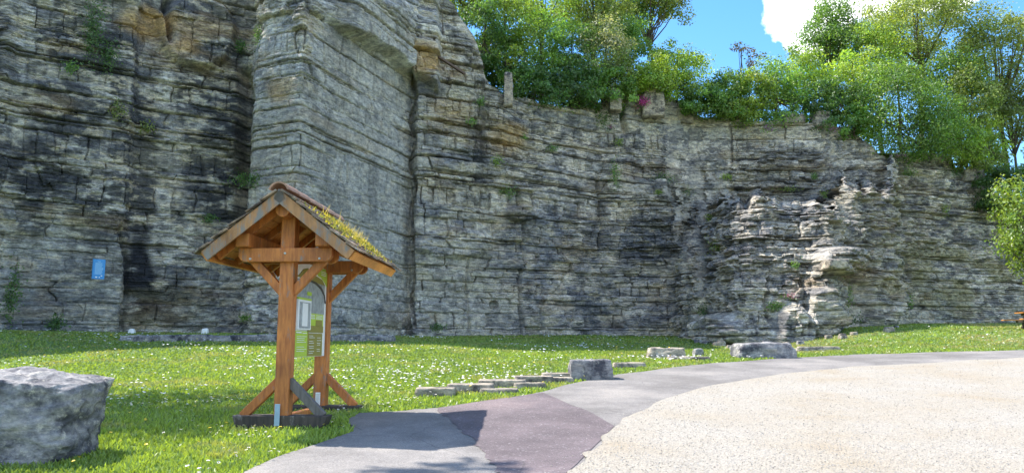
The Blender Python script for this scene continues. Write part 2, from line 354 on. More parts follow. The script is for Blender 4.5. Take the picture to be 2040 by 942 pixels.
RIM = np.array([(-1500, -28), (850, -28), (872, -20), (885, -8), (905, 6), (925, 42), (945, 72), (958, 112), (966, 150), (975, 168), (1000, 188), (1030, 196), (1080, 206), (1130, 214), (1160, 206), (1200, 206), (1240, 200), (1262, 183), (1330, 184), (1345, 206),
                (1400, 238), (1450, 232), (1500, 240), (1560, 243), (1650, 252), (1700, 266), (1730, 290), (1760, 312), (1800, 312), (1812, 308), (1893, 308), (1906, 340), (1955, 343), (1975, 366), (1990, 400), (2005, 430), (2100, 450), (3500, 480)], float)
hh = np.arange(0, 24, 0.06)[:, None]; SB = setback(hh, cu)
uu, vv = proj(cx - rdx * SB, cy - rdy * SB, zb + 0.5 + hh)
ok = vv <= np.interp(uu, RIM[:, 0], RIM[:, 1]); ok[-1] = True
zr = zb + 0.5 + hh[np.argmax(ok, 0), 0] + 0.25 * fbm(cs * 0.9, 2.0, 0, 3)
NR = 440
t = np.linspace(0, 1, NR)[:, None]; Z = zb + (zr - zb) * t; S = np.broadcast_to(cs, Z.shape); H = Z - zb - 0.5
rs = np.random.RandomState(7)
th = np.clip(np.exp(rs.normal(-1.08, 0.6, 160)), 0.11, 0.85); bnd = np.concatenate([[0], np.cumsum(th)]) - 0.6
U0, V0 = proj(cx - rdx * setback(H, cu), cy - rdy * setback(H, cu), Z)
def blob(u0, v0, ru, rv, edge=0.45, nf=0.35):
    r = np.sqrt(((U0 - u0) / ru) ** 2 + ((V0 - v0) / rv) ** 2) + nf * NB
    return 1 - sm(1 - edge, 1 + edge, r)
NB = fbm(S * 0.7, Z * 0.7, 0, 91, 4)
smoothf = np.clip(blob(710, 330, 130, 330, .25, .15) + 0.9 * blob(545, 300, 60, 260, .3, .1) + .55 * blob(110, 560, 140, 110) + .5 * blob(930, 590, 120, 100), 0, 1)
LWM = (1 - sm(455, 500, U0)); rough = 1.0 - 0.84 * smoothf - 0.38 * LWM * (1 - smoothf) + 0.45 * blob(1540, 440, 230, 120) + 0.25 * blob(1900, 400, 160, 160)
zz = Z + 0.08 * fbm(S * 0.16, Z * 0.2, 0, 11, 3) + 0.05 * fbm(S * 1.3, Z * 1.0, 0, 12, 3)
b_ = np.clip(np.searchsorted(bnd, zz) - 1, 0, len(th) - 1)
lo, hi = bnd[b_], bnd[b_ + 1]; near = np.where(zz - lo < hi - zz, b_, b_ + 1); db = np.minimum(zz - lo, hi - zz)
gd = (0.05 + 0.30 * hsh(near, 3, 0, 5) ** 2.2) * np.clip(0.55 + 0.9 * vn(S * 0.35, near * 7.3, 0, 21), 0.0, 1.4)
L = 0.45 + 1.7 * hsh(b_, 9, 0, 8) ** 1.3
x = (S + 13.7 * hsh(b_, 5, 0, 4)) / L; x = x + 0.42 * vn(x * 1.15, b_ * 3.1, 0, 31) + 0.10 * vn(zz * 3, x, 0, 32)
j_ = np.floor(x); fj = x - j_; dj = np.minimum(fj, 1 - fj) * L
jd = 0.03 + 0.22 * hsh(j_ + (fj > .5), b_, 1, 6) ** 2
groove = -1.15 * gd * np.exp(-(db / 0.034) ** 2) - jd * np.exp(-(dj / 0.03) ** 2)
relief = 0 * Z
relief += 0.22 * (hsh(b_, 1, 0, 77) - 0.5) + 0.26 * (hsh(b_, j_, 2, 78) - 0.5)
relief += 0.07 * vn(S * 0.6, b_ * 9.1, 0, 24) - 0.05 * (2 * np.abs(zz - (lo + hi) / 2) / (hi - lo)) ** 4
relief += 0.10 * fbm(S * 0.75, Z * 1.1, 0, 25, 5, 0.6) + 0.06 * fbm(S * 4.5, Z * 7, 0, 26, 3)
q2 = np.floor(S * 2.3 + 9 * hsh(b_, 8, 0, 44) + .5 * vn(S * 2, Z * 2, 0, 45)); q3 = np.floor(zz * 5.5 + .6 * vn(S * 1.5, Z, 0, 46)); relief += (0.10 + 0.16 * blob(1560, 480, 260, 170)) * (hsh(q2, q3, 3, 47) - 0.5)
q = zz / 0.13 + 1.2 * vn(S * 0.4, zz * 2, 0, 28); THIN = (sm(-.15, .35, fbm(S * .22, Z * .5, 0, 48, 3)) + .6 * blob(1600, 420, 330, 180)).clip(0, 1) * (1 - smoothf); relief += THIN * 0.09 * (hsh(np.floor(q), np.floor(S * 0.8 + 5 * hsh(np.floor(q), 2)), 0, 29) - 0.5) - THIN * 0.05 * np.exp(-(np.minimum(q - np.floor(q), np.ceil(q) - q) * 0.13 / 0.02) ** 2)
relief = np.clip(relief, -0.40, 0.55) * rough + np.clip(groove, -.38, 0) * (1 - .30 * smoothf) * (1 - .35 * LWM)
relief += 0.32 * fbm(S * 0.16, Z * 0.14, 0, 35, 3)* (1 - 0.8 * smoothf)
chunk = blob(1540, 470, 190, 130); relief += chunk * 0.45 * np.abs(fbm(S * 0.55, Z * 0.6, 0, 36, 4))
# long fractures, overhanging block, base outcrops
def crack(u0, v0, v1, wd, dep):
    global relief
    relief = relief - dep * np.exp(-((U0 - u0 - 6 * vn(Z * 0.9, u0, 0, 41)) / wd) ** 2) * sm(v0 - 25, v0, V0) * (1 - sm(v1, v1 + 25, V0))
for a in [(823, 145, 640, 2.6, .40), (335, -50, 70, 6, .7), (484, 150, 420, 9, .9), (1042, 380, 660, 3, .25), (1197, 350, 480, 3, .25), (1393, 350, 650, 5, .5), (1700, 420, 640, 8, .5), (1240, 190, 250, 5, .6), (1345, 200, 260, 7, .7), (246, 460, 650, 4, .3), (1130, 560, 640, 3, .2), (1600, 560, 650, 4, .3), (1530, 560, 660, 4, .3), (1450, 250, 320, 4, .3), (930, 520, 660, 2.5, .15)]: crack(*a)
line = 60 + (U0 - 680) * 90 / 140.0 + 14 * NB
relief += 0.85 * sm(-6, 6, line - V0) * sm(635, 690, U0) * (1 - sm(862, 880, U0)) * sm(-300, -60, V0 + 0 * V0)
relief += 0.5 * blob(400, 60, 75, 75, .12, .2) + 0.9 * blob(1660, 520, 42, 26, .15, .15) + 0.5 * blob(1040, 425, 32, 14, .2, .2) + 0.35 * blob(905, 485, 75, 28, .2, .2) - 0.35 * blob(985, 608, 9, 9, .2, .1)
relief += 0.9 * blob(1435, 665, 50, 34, .25, .3) + 1.0 * blob(1572, 655, 42, 48, .2, .3) + 0.5 * blob(1760, 600, 35, 60, .2, .3) + 0.5 * blob(1640, 620, 30, 50, .15, .2)
relief *= sm(1.0, 0.93, t) * 0.7 + 0.3
SBK = setback(np.where(WIN[None] + TW[None] > 0.2, H + ((0.80 - 0.5 * WIN2[None]) * ((lo + hi) / 2 - zz)), H), cu)
X3, Y3 = cx + nx * relief - rdx * SBK, cy + ny * relief - rdy * SBK
Z3 = Z - 0.10 * np.clip(relief, -0.2, 0.4) * 0.5
# rock colours
def C(*a): return np.array(a)[None, None, :]
n_b = hsh(b_, 4, 0, 51); n_j = hsh(b_, j_, 5, 52)
col = C(.435, .425, .41) * (0.80 + 0.26 * n_b + 0.52 * n_j * (1 - .6 * smoothf))[..., None]
n_c = hsh(b_, j_, 9, 53)
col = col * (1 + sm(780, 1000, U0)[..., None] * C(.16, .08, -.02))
def lay(c, f):
    global col
    f = np.clip(f, 0, 1)[..., None]; col = col * (1 - f) + np.asarray(c)[None, None] * f
st = fbm(S * 0.55, Z * 0.16, 0, 61, 5, .6); fl = fbm(S * 1.1, Z * 3.6, 0, 62, 5, .62); oc = fbm(S * 0.5, Z * 1.2, 0, 63, 4); bl = fbm(S * .33, Z * .3, 0, 64, 4)
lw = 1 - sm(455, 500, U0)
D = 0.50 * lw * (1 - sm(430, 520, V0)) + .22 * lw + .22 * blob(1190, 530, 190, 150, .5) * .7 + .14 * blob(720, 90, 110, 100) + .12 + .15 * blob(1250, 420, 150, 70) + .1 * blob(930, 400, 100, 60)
Pm = .30 * lw + .75 * blob(930, 560, 125, 110) + .35 * blob(1150, 250, 250, 70) + .12 * blob(1560, 430, 220, 190) + .75 * blob(1920, 580, 180, 80) + .8 * blob(1372, 520, 26, 170, .3) + .75 * blob(935, 90, 55, 85) + .5 * blob(1640, 620, 30, 60) + .45 * blob(400, 50, 75, 60) + .25 * blob(720, 330, 130, 300) + .5 * blob(1850, 320, 60, 30)
lay((.50, .46, .38), .55 * sm(.70, .9, n_c) * (1 - smoothf)); lay((.15, .165, .20), .6 * sm(.28, .1, n_c) * (1 - smoothf))
lay((.35, .345, .32), .55 * smoothf * sm(-.5, .4, fl))
lay((.50, .465, .385), sm(.22, .02, np.abs(0) - fl + .22 - .0 * fl) * Pm * sm(-.05, .28, fl) + .35 * Pm * n_j)
lay((.50, .44, .33), .55 * sm(.16, .34, fbm(S * 1.6, Z * 4.2, 0, 66, 5, .65)) * (1 - .5 * smoothf))
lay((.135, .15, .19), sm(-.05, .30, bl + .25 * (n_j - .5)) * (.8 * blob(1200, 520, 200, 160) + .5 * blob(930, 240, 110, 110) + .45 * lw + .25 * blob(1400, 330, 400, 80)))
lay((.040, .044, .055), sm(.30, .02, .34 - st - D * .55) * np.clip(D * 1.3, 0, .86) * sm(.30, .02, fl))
dk = fbm(S * 1.5, Z * 4.2, 0, 67, 6, .68); dk2 = fbm(S * .9, Z * 1.3, 0, 68, 5, .6)
lay((.30, .275, .235), .65 * blob(1560, 480, 230, 150))
lay((.50, .44, .34), .75 * sm(.10, .30, -dk) * (1 - .6 * smoothf) * (1 - .3 * blob(1560, 480, 230, 150)))
lay((.065, .068, .078), .66 * sm(.08, .26, dk) * (1 - .72 * smoothf)); lay((.10, .105, .125), .55 * sm(.10, .34, dk2) * (1 - .6 * smoothf))
lay((.12, .12, .12), .45 * smoothf * sm(.12, .36, fbm(S * .8, Z * .35, 0, 69, 5, .6)))
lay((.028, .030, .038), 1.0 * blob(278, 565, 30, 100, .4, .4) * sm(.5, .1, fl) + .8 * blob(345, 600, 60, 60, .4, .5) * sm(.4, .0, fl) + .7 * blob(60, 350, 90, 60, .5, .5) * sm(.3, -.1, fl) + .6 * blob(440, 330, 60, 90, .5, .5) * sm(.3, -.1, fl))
O = blob(835, 135, 45, 28, .4) + .8 * blob(1012, 275, 38, 30, .4) + .8 * blob(298, 40, 45, 30) + .5 * blob(900, 190, 50, 60) + .6 * blob(420, 95, 70, 18) + .6 * blob(560, 170, 30, 40) + .45 * blob(960, 470, 70, 25) + .35 * blob(1680, 590, 120, 60) + .3 * blob(380, 70, 120, 100)
lay((.40, .27, .13), .8 * sm(-.10, .25, oc) * O + .20 * sm(.22, .45, oc))
lay((.30, .27, .14), .5 * sm(.1, .4, fbm(S * .3, Z * .9, 0, 65, 4)) * (blob(1920, 570, 170, 90) + .35))
I = np.arange(NR * NC).reshape(NR, NC)
Q = np.stack([I[:-1, :-1], I[:-1, 1:], I[1:, 1:], I[1:, :-1]], -1).reshape(-1, 4)
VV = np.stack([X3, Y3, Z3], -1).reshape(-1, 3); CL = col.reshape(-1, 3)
bid = (b_ * 4000 + (j_ + 500)).astype(np.int64)[:-1, :-1].ravel()
vis = ((U0 > 5) & (U0 < 2035) & (V0 > 5) & (V0 < 665))[:-1, :-1].ravel()
ids, cnt = np.unique(bid[vis], return_counts=True); top = ids[np.argsort(-cnt)[:300]]
def sub_mesh(name, Fs):
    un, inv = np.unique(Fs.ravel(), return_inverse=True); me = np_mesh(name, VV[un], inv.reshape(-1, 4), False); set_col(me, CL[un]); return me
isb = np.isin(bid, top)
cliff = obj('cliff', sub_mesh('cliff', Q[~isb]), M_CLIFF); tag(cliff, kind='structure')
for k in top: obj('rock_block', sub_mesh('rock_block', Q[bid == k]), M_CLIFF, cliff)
# ground above the cliff
kk = np.arange(0, NC, 6); rx, ry, rzz = X3[-1, kk], Y3[-1, kk], Z3[-1, kk]
back = np.array([-0.0, 0.6, 2, 5, 9, 14, 20, 30, 45])[:, None]
HX = rx - nx[kk] * 0.35 * np.minimum(back, 1.0) + 0 * back; HY = ry + back; HZ = rzz + 0.22 * np.minimum(back, 24) + 0.25 * vn(HX * .5, HY * .5, 0, 71) * np.minimum(back, 1)
grid_obj('hilltop', HX, HY, HZ, M_LAWN)
o_x = np.argsort(rx); RXs, RYs, RZs = rx[o_x], ry[o_x], rzz[o_x]
def hill_z(x, y): return float(np.interp(x, RXs, RZs) + 0.22 * max(0, min(24, y - np.interp(x, RXs, RYs))))
def cliff_at(u, v):
    d = (U0 - u) ** 2 + (V0 - v) ** 2; i = np.unravel_index(np.argmin(d), d.shape)
    return np.array([X3[i], Y3[i], Z3[i]]), np.array([nx[i[1]], ny[i[1]], 0])

# ------------------------------------------------------------------ rocks
def rock_mesh(name, corners, seed, n=14, amp=0.07, round_=0.35, freq=2.2):
    """corners: 8 points (bottom 4 ccw, top 4 ccw); subdivided, rounded, weathered"""
    c = np.array(corners, float); bm = bmesh.new(); bmesh.ops.create_cube(bm, size=2); bmesh.ops.subdivide_edges(bm, edges=bm.edges, cuts=n, use_grid_fill=True)
    P = np.array([v.co[:] for v in bm.verts])
    q = P / np.maximum(np.linalg.norm(P, axis=1, keepdims=True), 1e-6) * 1.28
    e = np.sort(np.abs(P), axis=1)[:, 1]           # 1 at cube edges
    P = P * (1 - round_ * (e ** 3)[:, None]) + q * (round_ * e ** 3)[:, None]
    a, b2, g = [(P[:, i] + 1) / 2 for i in range(3)]
    def bl2(c0, c1, c2, c3): return (c0 * ((1 - a) * (1 - b2))[:, None] + c1 * (a * (1 - b2))[:, None] + c2 * (a * b2)[:, None] + c3 * ((1 - a) * b2)[:, None])
    R = bl2(*c[:4]) * (1 - g)[:, None] + bl2(*c[4:]) * g[:, None]
    ctr = c.mean(0); D_ = R - ctr; sc = np.linalg.norm(c.max(0) - c.min(0)) / 2; f = freq / sc
    nn = D_ / np.maximum(np.linalg.norm(D_, axis=1, keepdims=True), 1e-6)
    d1 = fbm(R[:, 0] * f, R[:, 1] * f, R[:, 2] * f, seed, 4, .55); d2 = np.abs(fbm(R[:, 0] * f * .8, R[:, 1] * f * .8, R[:, 2] * f * 2.2, seed + 5, 4))
    R = R + nn * (amp * sc * (1.3 * d1 - 1.1 * d2 + .25))[:, None]
    for v, p in zip(bm.verts, R): v.co = p
    me = bpy.data.meshes.new(name); bm.to_mesh(me); bm.free(); me.polygons.foreach_set('use_smooth', [True] * len(me.polygons)); return me
def rock(name, label, u0, u1, v_top, v_bot, depth, seed, mat=M_ROCK, taper=0.06, cat='boulder', group=None, amp=.07, n=12, round_=.35, sink=0.06, skew=0):
    p = ground_at((u0 + u1) / 2, v_bot); Y = p[1]; k = (Y * CT) / F; w2 = (u1 - u0) * k / 2; h = (v_bot - v_top) * k
    X = p[0]; z0, z1 = p[2] - sink, p[2] + h; Yf = Y; Yb = Y + depth; tp = taper * w2 * 2
    cs_ = [(X - w2, Yf, z0), (X + w2, Yf, z0), (X + w2, Yb, z0), (X - w2, Yb, z0), (X - w2 + tp, Yf + tp, z1), (X + w2 - tp + skew, Yf + tp, z1), (X + w2 - tp + skew, Yb - tp, z1), (X - w2 + tp, Yb - tp, z1)]
    return tag(obj(name, rock_mesh(name, cs_, seed, n, amp, round_), mat), label, cat, group)
# foreground boulder
g = ground_at(60, 928); bx, by, bz = g
cs_ = [(bx - .72, by - .05, bz - .1), (bx + .16, by + .05, bz - .1), (bx + .22, by + .70, bz - .1), (bx - .75, by + .85, bz - .1), (bx - .80, by - .06, bz + .80), (bx + .27, by + .10, bz + .68), (bx + .29, by + .85, bz + .74), (bx - .75, by + .95, bz + .88)]
tag(obj('boulder', rock_mesh('boulder', cs_, 3, 46, .07, .26, 4.5), M_ROCK), 'large grey limestone boulder with undercut side on the daisy lawn', 'boulder')
rock('boulder', 'squat squared grey stone at the path edge beside the flat slabs', 1136, 1223, 717, 757, .55, 11, M_ROCK, .03, round_=.2, amp=.06)
rock('boulder', 'long low grey boulder on the grass below the tumbled outcrop', 1470, 1592, 684, 714, .8, 12, M_ROCK, .06, amp=.1)
rock('boulder', 'flat brown stone lying in the lawn between squared stone and long boulder', 1290, 1370, 693, 714, .6, 13, M_PALE, .08, amp=.1, round_=.4)
rock('boulder', 'small rounded mossy stone beside the flat brown stone', 1384, 1404, 694, 709, .35, 14, M_ROCK, .1, n=8, amp=.1, round_=.6)
for i, (u0, u1, vt, vb, dp_) in enumerate([(826, 905, 774, 790, .5), (888, 985, 766, 782, .55), (950, 1050, 758, 773, .6), (1025, 1105, 750, 764, .6), (1080, 1145, 744, 757, .6)]):
    rock('flat_stone', ['flat pale slab at the kiosk end of the slab row', 'second flat slab from the kiosk end of the slab row', 'middle flat slab of the row in the lawn', 'fourth flat slab of the row, towards the squared stone', 'flat slab of the row touching the squared stone'][i], u0, u1, vt, vb, dp_, 20 + i, M_PALE, .03, 'slab', 'flat stone slabs edging the lawn', .045, 12, .1)
for i, (u0, u1, vt, vb) in enumerate([(952, 1035, 775, 784), (1020, 1090, 763, 774), (1080, 1145, 752, 763), (1222, 1290, 722, 732), (1330, 1420, 710, 718), (1590, 1680, 690, 699)]):
    rock('flat_stone', ['thin sunken slab in front of the middle slab', 'thin sunken slab in front of the fourth slab', 'thin sunken slab at the foot of the squared stone', 'thin slab in the grass just past the squared stone', 'thin slab below the flat brown stone', 'thin slab beyond the long low boulder'][i], u0, u1, vt, vb, .4, 30 + i, M_PALE, .05, 'slab', 'sunken stone slabs in the grass', .05, 8, .3)
for i, u in enumerate(range(265, 800, 54)):
    rock('flat_stone', 'low rough ledge stone along the shaded cliff foot', u - 30, u + 30, 668 - (i % 3), 680, .9, 40 + i, M_ROCK, .03, 'slab', 'ledge stones along the cliff foot', .05, 8, .2)
rock('stone', 'small white stone on the ledge under the dark streak', 254, 266, 655, 664, .2, 61, M_WHITE, .1, 'stone', None, .1, 5, .6)
rock('stone', 'small white stone on the ledge between dark streak and kiosk', 399, 413, 654, 665, .2, 62, M_WHITE, .1, 'stone', None, .1, 5, .6)
rr = random.Random(31)
for i in range(26):
    u_c = rr.uniform(1385, 1790); vb_ = float(np.interp(u_c, [1385, 1470, 1560, 1660, 1790], [681, 692, 686, 672, 652])) + rr.uniform(0, 7); w_c = rr.uniform(8, 20)
    rock('fallen_stone', 'small fallen stone at the foot of the tumbled outcrop', u_c - w_c / 2, u_c + w_c / 2, vb_ - w_c * rr.uniform(.35, .6), vb_, rr.uniform(.2, .4), 200 + i, M_PALE if i % 3 else M_ROCK, .08, 'stone', 'fallen stones at the outcrop foot', .1, 4, .4)
def rim_rock(label, u, v, w, h, d, seed, mat=M_PALE, name='boulder', cat='boulder', back_=0.2):
    p, n_ = cliff_at(u, v + h / 2 + 8); Y = p[1] + back_; c0 = at(u, v, Y); k = Y / F; w2, h2 = w * k / 2, h * k / 2
    cs_ = [(c0[0] + sx * w2 * f, Y + sy * d / 2, c0[2] + sz * h2) for sz, f in ((-1, 1.0), (1, .8)) for sx, sy in ((-1, -1), (1, -1), (1, 1), (-1, 1))]
    tag(obj(name, rock_mesh(name, cs_, seed, 10, .11, .4), mat), label, cat)
rim_rock('pale rounded boulder perched on the cliff rim above the purple flowers', 1634, 241, 36, 32, 1.0, 71)
rim_rock('flat tan boulder on the rim beside the pale rounded boulder', 1577, 240, 46, 20, 1.0, 72)
rim_rock('small rounded boulder on the rim under the middle bushes', 1474, 234, 34, 26, .8, 73)
rim_rock('grey rim block under the yellow-green bushes', 1362, 228, 34, 44, .9, 74)
rim_rock('slender pale rock pinnacle rising out of the dark ivy', 1013, 180, 20, 70, .5, 75, M_PALE, 'rock_pinnacle', 'rock', -.5)
rim_rock('stubby pale rock pinnacle below the blossom bush', 1225, 200, 26, 46, .6, 76, M_PALE, 'rock_pinnacle', 'rock', -.5)
rim_rock('broad pale rock tooth beside the magenta flowers', 1300, 208, 48, 56, .8, 77, M_PALE, 'rock_pinnacle', 'rock', -.4)
rim_rock('overhanging tan slab jutting from the tumbled outcrop', 1662, 528, 46, 20, 1.3, 78, M_PALE, 'jutting_rock', 'rock', -.9)
rim_rock('broken pale block at the lower end of the rim', 1935, 352, 50, 26, 1.0, 79)

# ------------------------------------------------------------------ notice shelter (kiosk)
ang = math.atan(85 / 1527.0)
g = ground_at(563, 842); KY = 9.15; kp = at(563, 842, KY); KZ = float(gz(kp[0], KY)) + 0.0
K = empty('notice_shelter', (kp[0], KY, KZ), -ang)
tag(K, 'wooden notice shelter with tiled gable roof and two braced posts beside the path', 'shelter')
LEN = 1.45
def kb(name, bm, mat, parent=None, label=None):
    o = bm_obj(name, bm, mat, parent or K)
    if label: o['label'] = label
    return o
for fy in (0.0, LEN):
    pz = 2.62
    kb('post', box(-.085, .085, fy - .085, fy + .085, .10, pz, .012), M_WOOD)
    sill = prism([(-.57, fy - .11, .135), (-.535, fy - .11, .02), (-.48, fy - .11, -.02), (.46, fy - .11, -.02), (.53, fy - .11, .03), (.565, fy - .11, .135)], (0, .22, 0), .012)
    kb('sill', sill, M_BASEW, label='dark rotten ground beam with tapered ends')
    for s in (-1, 1):
        kb('foot_brace', beam((s * .48, fy, .12), (s * .06, fy, .53), .09, .10, (0, 1, 0)), M_GREYW if fy == 0 and s > 0 else M_WOOD)
        kb('knee_brace', beam((s * .05, fy, 1.56), (s * .44, fy, 1.97), .09, .10, (0, 1, 0)), M_WOOD)
    for sy in (-1, 1):
        y0 = fy + sy * .085 if sy > 0 else fy - .085 - .07
        bm = prism([(-.57, y0, 1.99), (-.54, y0, 1.95), (-.50, y0, 1.93), (.50, y0, 1.93), (.54, y0, 1.95), (.57, y0, 1.99), (.57, y0, 2.095), (-.57, y0, 2.095)], (0, .07, 0), .01)
        cb = kb('cross_beam', bm, M_WOOD)
        if sy < 0:
            for bxx, bzz in ((0, 2.03), (-.42, 1.965), (.42, 1.965)):
                bm = bmesh.new(); bmesh.ops.create_cone(bm, cap_ends=True, segments=10, radius1=.016, radius2=.012, depth=.014, matrix=Matrix.Translation((bxx, y0 - .006, bzz)) @ Matrix.Rotation(math.pi / 2, 4, 'X')); kb('bolt', bm, M_METAL, cb)
Y0, Y1 = -.40, 1.86; SLP = math.radians(38.5); APX = 2.66; HW = .87
def roofz(x, off=0): return APX - abs(x) * math.tan(SLP) + off
for s in (-1, 1):
    kb('purlin', prism([(s * .48 - .085, Y0 + .12, 2.097), (s * .48 + .085, Y0 + .12, 2.097), (s * .48 + .085, Y0 + .12, 2.26), (s * .48 - .085, Y0 + .12, 2.26)], (0, Y1 - Y0 - .24, 0), .02), M_WOOD)
rp = [(.09 * math.cos(a), Y0 + .10, 2.545 + .10 * math.sin(a)) for a in np.linspace(0, 2 * math.pi, 14, endpoint=False)]
kb('ridge_purlin', prism(rp, (0, Y1 - Y0 - .20, 0), .006), M_WOOD)
roof = empty('roof', (0, 0, 0)); roof.parent = K
rr = random.Random(5)
for s in (-1, 1):
    d = Vector((s * math.cos(SLP), 0, -math.sin(SLP))); nrm = Vector((s * math.sin(SLP), 0, math.cos(SLP))); apex = Vector((0, 0, APX + .045)); SL = HW / math.cos(SLP)
    for k in range(4):   # rafters
        y = Y0 + .30 + k * (Y1 - Y0 - .6) / 3; kb('rafter', beam(apex + Vector((0, y, -.045)) + d * .03, apex + Vector((0, y, -.045)) + d * (SL - .04), .06, .085, (0, 1, 0)), M_WOOD, roof)
    for k in range(9):   # soffit planks
        a0 = .01 + k * (SL - .02) / 9; a1 = a0 + (SL - .02) / 9 - .006; p = apex + nrm * .008
        kb('plank', prism([p + d * a0 + Vector((0, Y0 + .03, 0)), p + d * a1 + Vector((0, Y0 + .03, 0)), p + d * a1 + nrm * .022 + Vector((0, Y0 + .03, 0)), p + d * a0 + nrm * .022 + Vector((0, Y0 + .03, 0))], (0, Y1 - Y0 - .06, 0), .003), M_WOODL, roof)
    for y in (Y0, Y1):   # barge boards
        p = apex - nrm * .095 + Vector((0, y - .012, 0))
        kb('barge_board', prism([p + d * (-.02 if s > 0 else -.02), p + d * (SL + .02), p + d * (SL + .02) + nrm * .13, p + nrm * .13 - d * .05], (0, .026, 0), .003), M_BARGE if y == Y0 else M_WOOD, roof)
    p = apex + d * (SL + .022) - nrm * .085
    kb('fascia', prism([p + Vector((0, Y0 + .02, 0)), p + d * .024 + Vector((0, Y0 + .02, 0)), p + d * .024 + nrm * .115 + Vector((0, Y0 + .02, 0)), p + nrm * .115 + Vector((0, Y0 + .02, 0))], (0, Y1 - Y0 - .04, 0), .004), M_WOODL, roof)
    NT, NROW = 13, 9
    for r_ in range(NROW):
        for c_ in range(NT):
            wd = (Y1 - Y0 + .10) / NT; y = Y0 - .05 + c_ * wd + (wd / 2 if r_ % 2 else 0) * .5 + rr.uniform(-.008, .008)
            a0 = (SL + .10) - (r_ + 1) * .125 - .10 + rr.uniform(-.012, .012); a0 = max(a0, .0); a1 = a0 + .215 + rr.uniform(-.01, .012)
            lift = .034 + rr.uniform(0, .006); thk = rr.uniform(.016, .026); y1 = y + wd - rr.uniform(.002, .010)
            q0 = apex + d * a0 + nrm * lift; q1 = apex + d * a1 + nrm * (lift + .022 + rr.uniform(0, .012))
            kb('tile', prism([q0 + Vector((0, y, 0)), q1 + Vector((0, y + rr.uniform(-.004, .004), 0)), q1 + nrm * thk + Vector((0, y, 0)), q0 + nrm * thk + Vector((0, y, 0))], (0, y1 - y, 0), .003), M_TILE, roof)
for k in range(6):
    y = Y0 - .06 + k * .392; pts = [(R_ * math.cos(a), y, APX + .055 + R_ * math.sin(a)) for R_, an in ((.125, np.linspace(.25, math.pi - .25, 9)), (.105, np.linspace(math.pi - .25, .25, 9))) for a in an]
    kb('ridge_tile', prism(pts, (rr.uniform(-.004, .004), .42, .012), 0), M_RIDGE, roof)
# moss and dry grass on the sunny slope
V_, F_, C_ = [], [], []
rs = np.random.RandomState(3)
d = np.array((math.cos(SLP), 0, -math.sin(SLP))); nrm = np.array((math.sin(SLP), 0, math.cos(SLP))); ap = np.array((0, 0, APX + .045))
for i in range(2100):
    gy_ = rs.normal(.95, .28) if i % 4 else rs.uniform(Y0, Y1); a_ = np.clip(rs.normal(.62, .2), .1, 1.12); tall = (i % 13 == 0) and 0.55 < gy_ < 1.4 and a_ < .75
    if gy_ < Y0 or gy_ > Y1: continue
    p = ap + d * a_ + nrm * (.075 - .0) + np.array((0, gy_, 0)); h = rs.uniform(.06, .13) if tall else rs.uniform(.012, .035); wv = .006 if tall else .016
    dr = nrm * .6 + np.array((0, 0, .6)) + rs.normal(0, .35, 3); sd = np.array((rs.normal(), rs.normal(), 0)); sd /= np.linalg.norm(sd) + 1e-6
    k0 = len(V_); V_ += [p - sd * wv, p + sd * wv, p + dr * h]; F_.append((k0, k0 + 1, k0 + 2))
    cc = (.45, .38, .16) if tall else ((.34, .30, .04) if rs.rand() < .6 else (.16, .19, .04)); C_ += [cc] * 3
me = np_mesh('moss', V_, F_); set_col(me, np.array(C_)); o = obj('moss', me, M_GRASS, roof); tag(o, 'yellow moss and dry grass tufts on the roof tiles', kind='stuff')
# notice board in the plane of the posts
brd = kb('notice_board', box(.035, .055, .10, LEN - .09, .80, 1.98, .003), M_WHITE)
def bp(a, b): return .10 + .005 + a * (LEN - .20), .805 + b * 1.165
def panel(name, a0, a1, b0, b1, mat, lvl=1, th=.003):
    y0, z0 = bp(a0, b0); y1, z1 = bp(a1, b1); x0 = .055 + .002 * lvl - .002
    return kb(name, box(x0, x0 + th + .002 * lvl, y0, y1, z0, z1, 0), mat, brd)
def poly_panel(name, pts, mat, lvl):
    q = [(.055, *bp(a, b)) for a, b in pts]; return kb(name, prism(q, (.003 + .002 * lvl, 0, 0), 0), mat, brd)
panel('photo_print', .0, .93, .47, .82, M_GREYP, 1)
panel('lime_panel', .0, .40, .0, .27, M_LIME, 1); panel('olive_panel', .40, .90, .0, .27, M_OLIVE, 1)
panel('lime_panel', .43, .90, .30, .47, M_LIME, 2); panel('olive_panel', .40, .90, .26, .335, M_OLIVE, 3); panel('olive_panel', .64, .86, .33, .40, M_OLIVE, 3)
poly_panel('lime_panel', [(.55, 1.0), (1.0, 1.0), (1.0, .80), (.93, .84), (.80, .89), (.70, .90)], M_LIME, 2)
poly_panel('olive_hill', [(.08, .86), (.20, .93), (.34, .955), (.55, .90), (.70, .885), (.82, .87), (.93, .81), (.5, .82), (.0, .84)], M_OLIVE, 3)
poly_panel('branch_print', [(.42, .815), (.60, .80), (.78, .755), (.90, .69), (.955, .60), (.975, .605), (.93, .70), (.82, .775), (.62, .825), (.44, .835)], M_DARKP, 4)
panel('lime_label', .34, .47, .66, .70, M_LIME, 3)
cf = panel('paper_case', .02, .42, .285, .60, M_WHITE, 4, .02); panel('case_back', .06, .38, .30, .575, M_GREYP, 6, .019); panel('paper_sheet', .13, .29, .32, .565, M_WHITE, 7, .019); panel('case_strip', .02, .42, .60, .622, M_LIME, 4, .02)
bmx = bmesh.new(); rr = random.Random(8)
def tline(a0, a1, b, hgt=.006, x=.068):
    y0, z0 = bp(a0, b); y1, _ = bp(a1, b); vs = [bmx.verts.new(p) for p in ((x, y0, z0), (x, y1, z0), (x, y1, z0 + hgt), (x, y0, z0 + hgt))]; bmx.faces.new(vs)
for b in (.055, .075, .10, .15, .17, .19, .21): tline(.06, rr.uniform(.28, .36), b)
